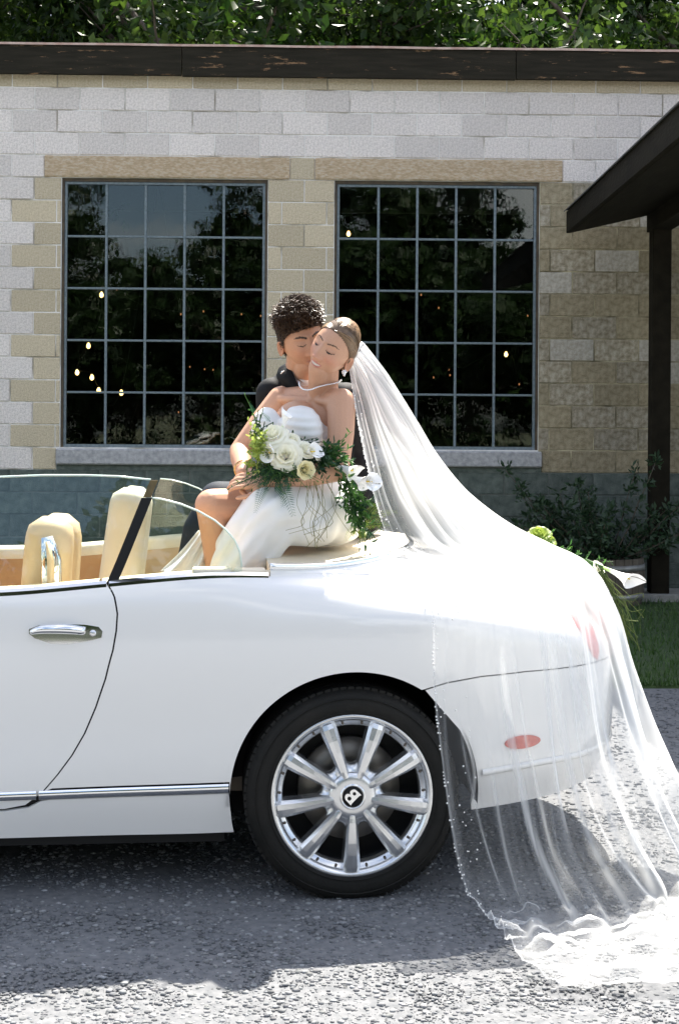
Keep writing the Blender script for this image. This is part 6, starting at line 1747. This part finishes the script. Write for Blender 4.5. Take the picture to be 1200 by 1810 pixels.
def lmesh(mb, name, m, root, kind=None):
    me = mb.mesh(name, m); me.transform(Matrix.Translation(-Vector(root.location))); o = link(name, me, root)
    if kind: tag(o, kind=kind)
    return o
bq = empty('bouquet', at(515, 835, 4.98)); tag(bq, 'bridal bouquet of cream roses and calla lilies with ferns in the woman\'s lap', 'bouquet')
rose(bq, at(506, 803, 4.89), (0.05, -1, 0.25), 0.054, m_petal, 1, 0.95)
rose(bq, at(482, 766, 4.92), (-0.25, -0.75, 0.8), 0.050, m_petal, 2, 1.05)
rose(bq, at(540, 831, 4.88), (0.35, -0.9, -0.05), 0.036, m_petal_y, 3, 0.5)
rose(bq, at(541, 794, 4.93), (0.45, -0.7, 0.6), 0.036, m_petal, 4, 0.8)
rose(bq, at(517, 776, 4.94), (0.2, -0.7, 0.7), 0.028, m_petal, 5, 0.7)
rose(bq, at(563, 799, 4.95), (0.8, -0.5, 0.2), 0.030, m_petal, 6, 0.8)
calla(bq, at(499, 764, 4.95), at(506, 722, 4.93), 0.024, 2.4, 1, 0.3)
calla(bq, at(490, 808, 4.95), at(470, 796, 4.865), 0.036, 0.5, 2, 0.2)
calla(bq, at(530, 800, 4.95), at(567, 797, 4.90), 0.030, -1.2, 3, 0.2)
rs = random.Random(14)
mb = MB()
for k in range(44): leafspray(mb, at(480+rs.gauss(0, 12), 810+rs.gauss(0, 12), 4.96), at(450+rs.gauss(0, 9), 788+rs.gauss(0, 24), 4.90+rs.gauss(0, .03)), 10, 0.017, rs, 0.7)
lmesh(mb, 'filler_foliage', m_lime, bq, 'stuff')
mb = MB()
for k in range(30): leafspray(mb, at(505+rs.gauss(0, 22), 822+rs.gauss(0, 8), 4.97), at(478+rs.gauss(0, 30), 838+rs.gauss(0, 12), 4.93+rs.gauss(0, .03)), 10, 0.022, rs, 0.35)
for k in range(26): leafspray(mb, at(545+rs.gauss(0, 15), 810+rs.gauss(0, 8), 4.98), at(590+rs.gauss(0, 16), 812+rs.gauss(0, 16), 4.96+rs.gauss(0, .03)), 8, 0.034, rs, 0.32)
for k in range(8): leafspray(mb, at(530+rs.gauss(0, 10), 790, 4.99), at(535+rs.gauss(0, 14), 772+rs.gauss(0, 6), 4.97), 6, 0.02, rs, 0.4)
for k in range(40): leafspray(mb, at(500+rs.gauss(0, 25), 828+rs.gauss(0, 6), 4.93), at(480+rs.gauss(0, 34), 850+rs.gauss(0, 9), 4.88+rs.gauss(0, .02)), 12, 0.014, rs, 0.22)
lmesh(mb, 'foliage', m_dgreen, bq, 'stuff')
mb = MB()
for k in range(16): leafspray(mb, at(575+rs.gauss(0, 10), 812+rs.gauss(0, 6), 4.97), at(604+rs.gauss(0, 14), 800+rs.gauss(0, 16), 4.95), 7, 0.030, rs, 0.3)
for k in range(30): leafspray(mb, at(500+rs.gauss(0, 20), 822+rs.gauss(0, 8), 4.92), at(495+rs.gauss(0, 45), 846+rs.gauss(0, 10), 4.87), 9, 0.016, rs, 0.25)
for k in range(22): leafspray(mb, at(470+rs.gauss(0, 8), 760+rs.gauss(0, 20), 4.97), at(447+rs.gauss(0, 6), 770+rs.gauss(0, 40), 4.96), 7, 0.014, rs, 0.5)
lmesh(mb, 'foliage', m_green, bq, 'stuff')
for (b0, t0, dr0, ll) in (((490, 845), (518, 910), .015, .05), ((470, 850), (452, 905), .01, .035), ((478, 848), (437, 868), .01, .03), ((505, 850), (500, 895), .01, .035), ((450, 730), (441, 712), 0, .012), ((478, 745), (462, 728), 0, .014)):
    mb = MB(); fern(mb, at(*b0, 4.90), at(*t0, 4.87), dr0, ll, 18); lmesh(mb, 'fern_frond', m_fern, bq)
mb = MB()
for k in range(16):
    x0 = 560+rs.gauss(0, 12); pts = [at(x0, 850, 4.92), at(x0+rs.gauss(4, 8), 890, 4.88), at(x0+rs.gauss(6, 12), 925, 4.89), at(x0+rs.gauss(-4, 16), 955+rs.gauss(0, 8), 4.92)]
    mb.tube(crv([tuple(p) for p in pts], 12), 0.0009, 3, cap=False)
lmesh(mb, 'grass_stems', m_grass2, bq, 'stuff')
mb = MB()
for k in range(9): mb.tube([at(520+k*3, 800, 4.98), at(498+k*2, 856, 5.0), at(492+k*3, 868, 5.0)], 0.004, 6)
lmesh(mb, 'stems', m_green, bq, 'stuff')
# ---- spray of callas on the rear shelf, behind her hip
dk = empty('flower_spray', at(640, 945, 5.10)); tag(dk, 'calla lily spray with trailing glossy leaves on the leather shelf behind the woman', 'flowers')
calla(dk, at(590, 822, 5.0), at(637, 836, 4.96), 0.036, 1.2, 4, 0.12)
calla(dk, at(612, 838, 4.99), at(655, 858, 4.95), 0.030, 0.4, 5, 0.3)
calla(dk, at(630, 850, 4.98), at(668, 852, 4.93), 0.032, -0.4, 6, 0.15)
mb = MB()
for k in range(34):
    t = rs.random(); b_ = at(600+t*35+rs.gauss(0, 6), 825+t*90+rs.gauss(0, 8), 5.03); leafspray(mb, b_, b_+Vector((rs.gauss(.03, .03), rs.gauss(-.02, .02), rs.gauss(-.05, .03))), 8, 0.034, rs, 0.28)
lmesh(mb, 'foliage', m_green, dk, 'stuff')
mb = MB()
for k in range(26):
    t = rs.random(); b_ = at(610+t*30+rs.gauss(0, 8), 850+t*80+rs.gauss(0, 8), 5.06); leafspray(mb, b_, b_+Vector((rs.gauss(.03, .03), rs.gauss(-.02, .02), rs.gauss(-.06, .03))), 8, 0.036, rs, 0.3)
lmesh(mb, 'foliage', m_dgreen, dk, 'stuff')
for (b0, t0) in (((640, 925), (700, 905)), ((640, 930), (690, 930)), ((645, 920), (672, 890)), ((630, 935), (610, 955)), ((640, 935), (640, 965))):
    mb = MB(); fern(mb, at(*b0, 5.03), at(*t0, 4.98), .01, .03, 18); lmesh(mb, 'fern_frond', m_lime, dk)
# ---- tail spray on the boot
ts = empty('flower_spray', at(1000, 985, 5.56)); tag(ts, 'calla lily and trailing grass spray laid over the boot edge of the car', 'flowers')
rose(ts, at(952, 944, 5.58), (-0.1, -0.6, 0.7), 0.048, m_lime, 11, 0.9)
rose(ts, at(970, 955, 5.58), (0.4, -0.6, 0.6), 0.034, m_lime, 12, 0.8)
rose(ts, at(1058, 1003, 5.52), (0.6, -0.6, 0.6), 0.030, m_petal, 13, 0.7)
calla(ts, at(1066, 1003, 5.5), at(1131, 1032, 5.42), 0.036, 0.6, 7, 0.30)
mb = MB()
for k in range(46):
    x0, y0 = 1058+rs.gauss(0, 5), 1010+rs.gauss(0, 5); pts = [at(x0, y0, 5.5), at(x0+12+rs.gauss(0, 6), y0+35, 5.46), at(x0+32+rs.gauss(0, 9), y0+75+rs.gauss(0, 8), 5.44), at(x0+48+rs.gauss(0, 12), y0+115+rs.gauss(0, 14), 5.46)]
    mb.tube(crv([tuple(p) for p in pts], 10), 0.0017, 3, cap=False)
for k in range(6):
    pts = [at(1062, 1012, 5.5), at(1095+rs.gauss(0, 8), 1045+rs.gauss(0, 10), 5.44), at(1118+rs.gauss(0, 10), 1075+rs.gauss(0, 12), 5.42), at(1132+rs.gauss(0, 8), 1068+rs.gauss(0, 18), 5.42)]; mb.tube(crv([tuple(p) for p in pts], 12), 0.0011, 3, cap=False)
lmesh(mb, 'trailing_grass', leafmat('trailing_grass', (0.07, 0.12, 0.03), (0.20, 0.24, 0.07), 0.25), ts, 'stuff')
mb = MB(); mb.tube(crv([tuple(at(950, 955, 5.6)), tuple(at(1000, 975, 5.58)), tuple(at(1040, 995, 5.54)), tuple(at(1066, 1006, 5.5))], 14), 0.006, 6)
for k in range(16): b_ = at(960+k*6.5, 962+k*2.8, 5.57); leafspray(mb, b_, b_+Vector((rs.gauss(0, .03), rs.gauss(-.03, .02), rs.gauss(.02, .02))), 5, 0.025, rs, 0.3)
lmesh(mb, 'foliage', m_green, ts, 'stuff')
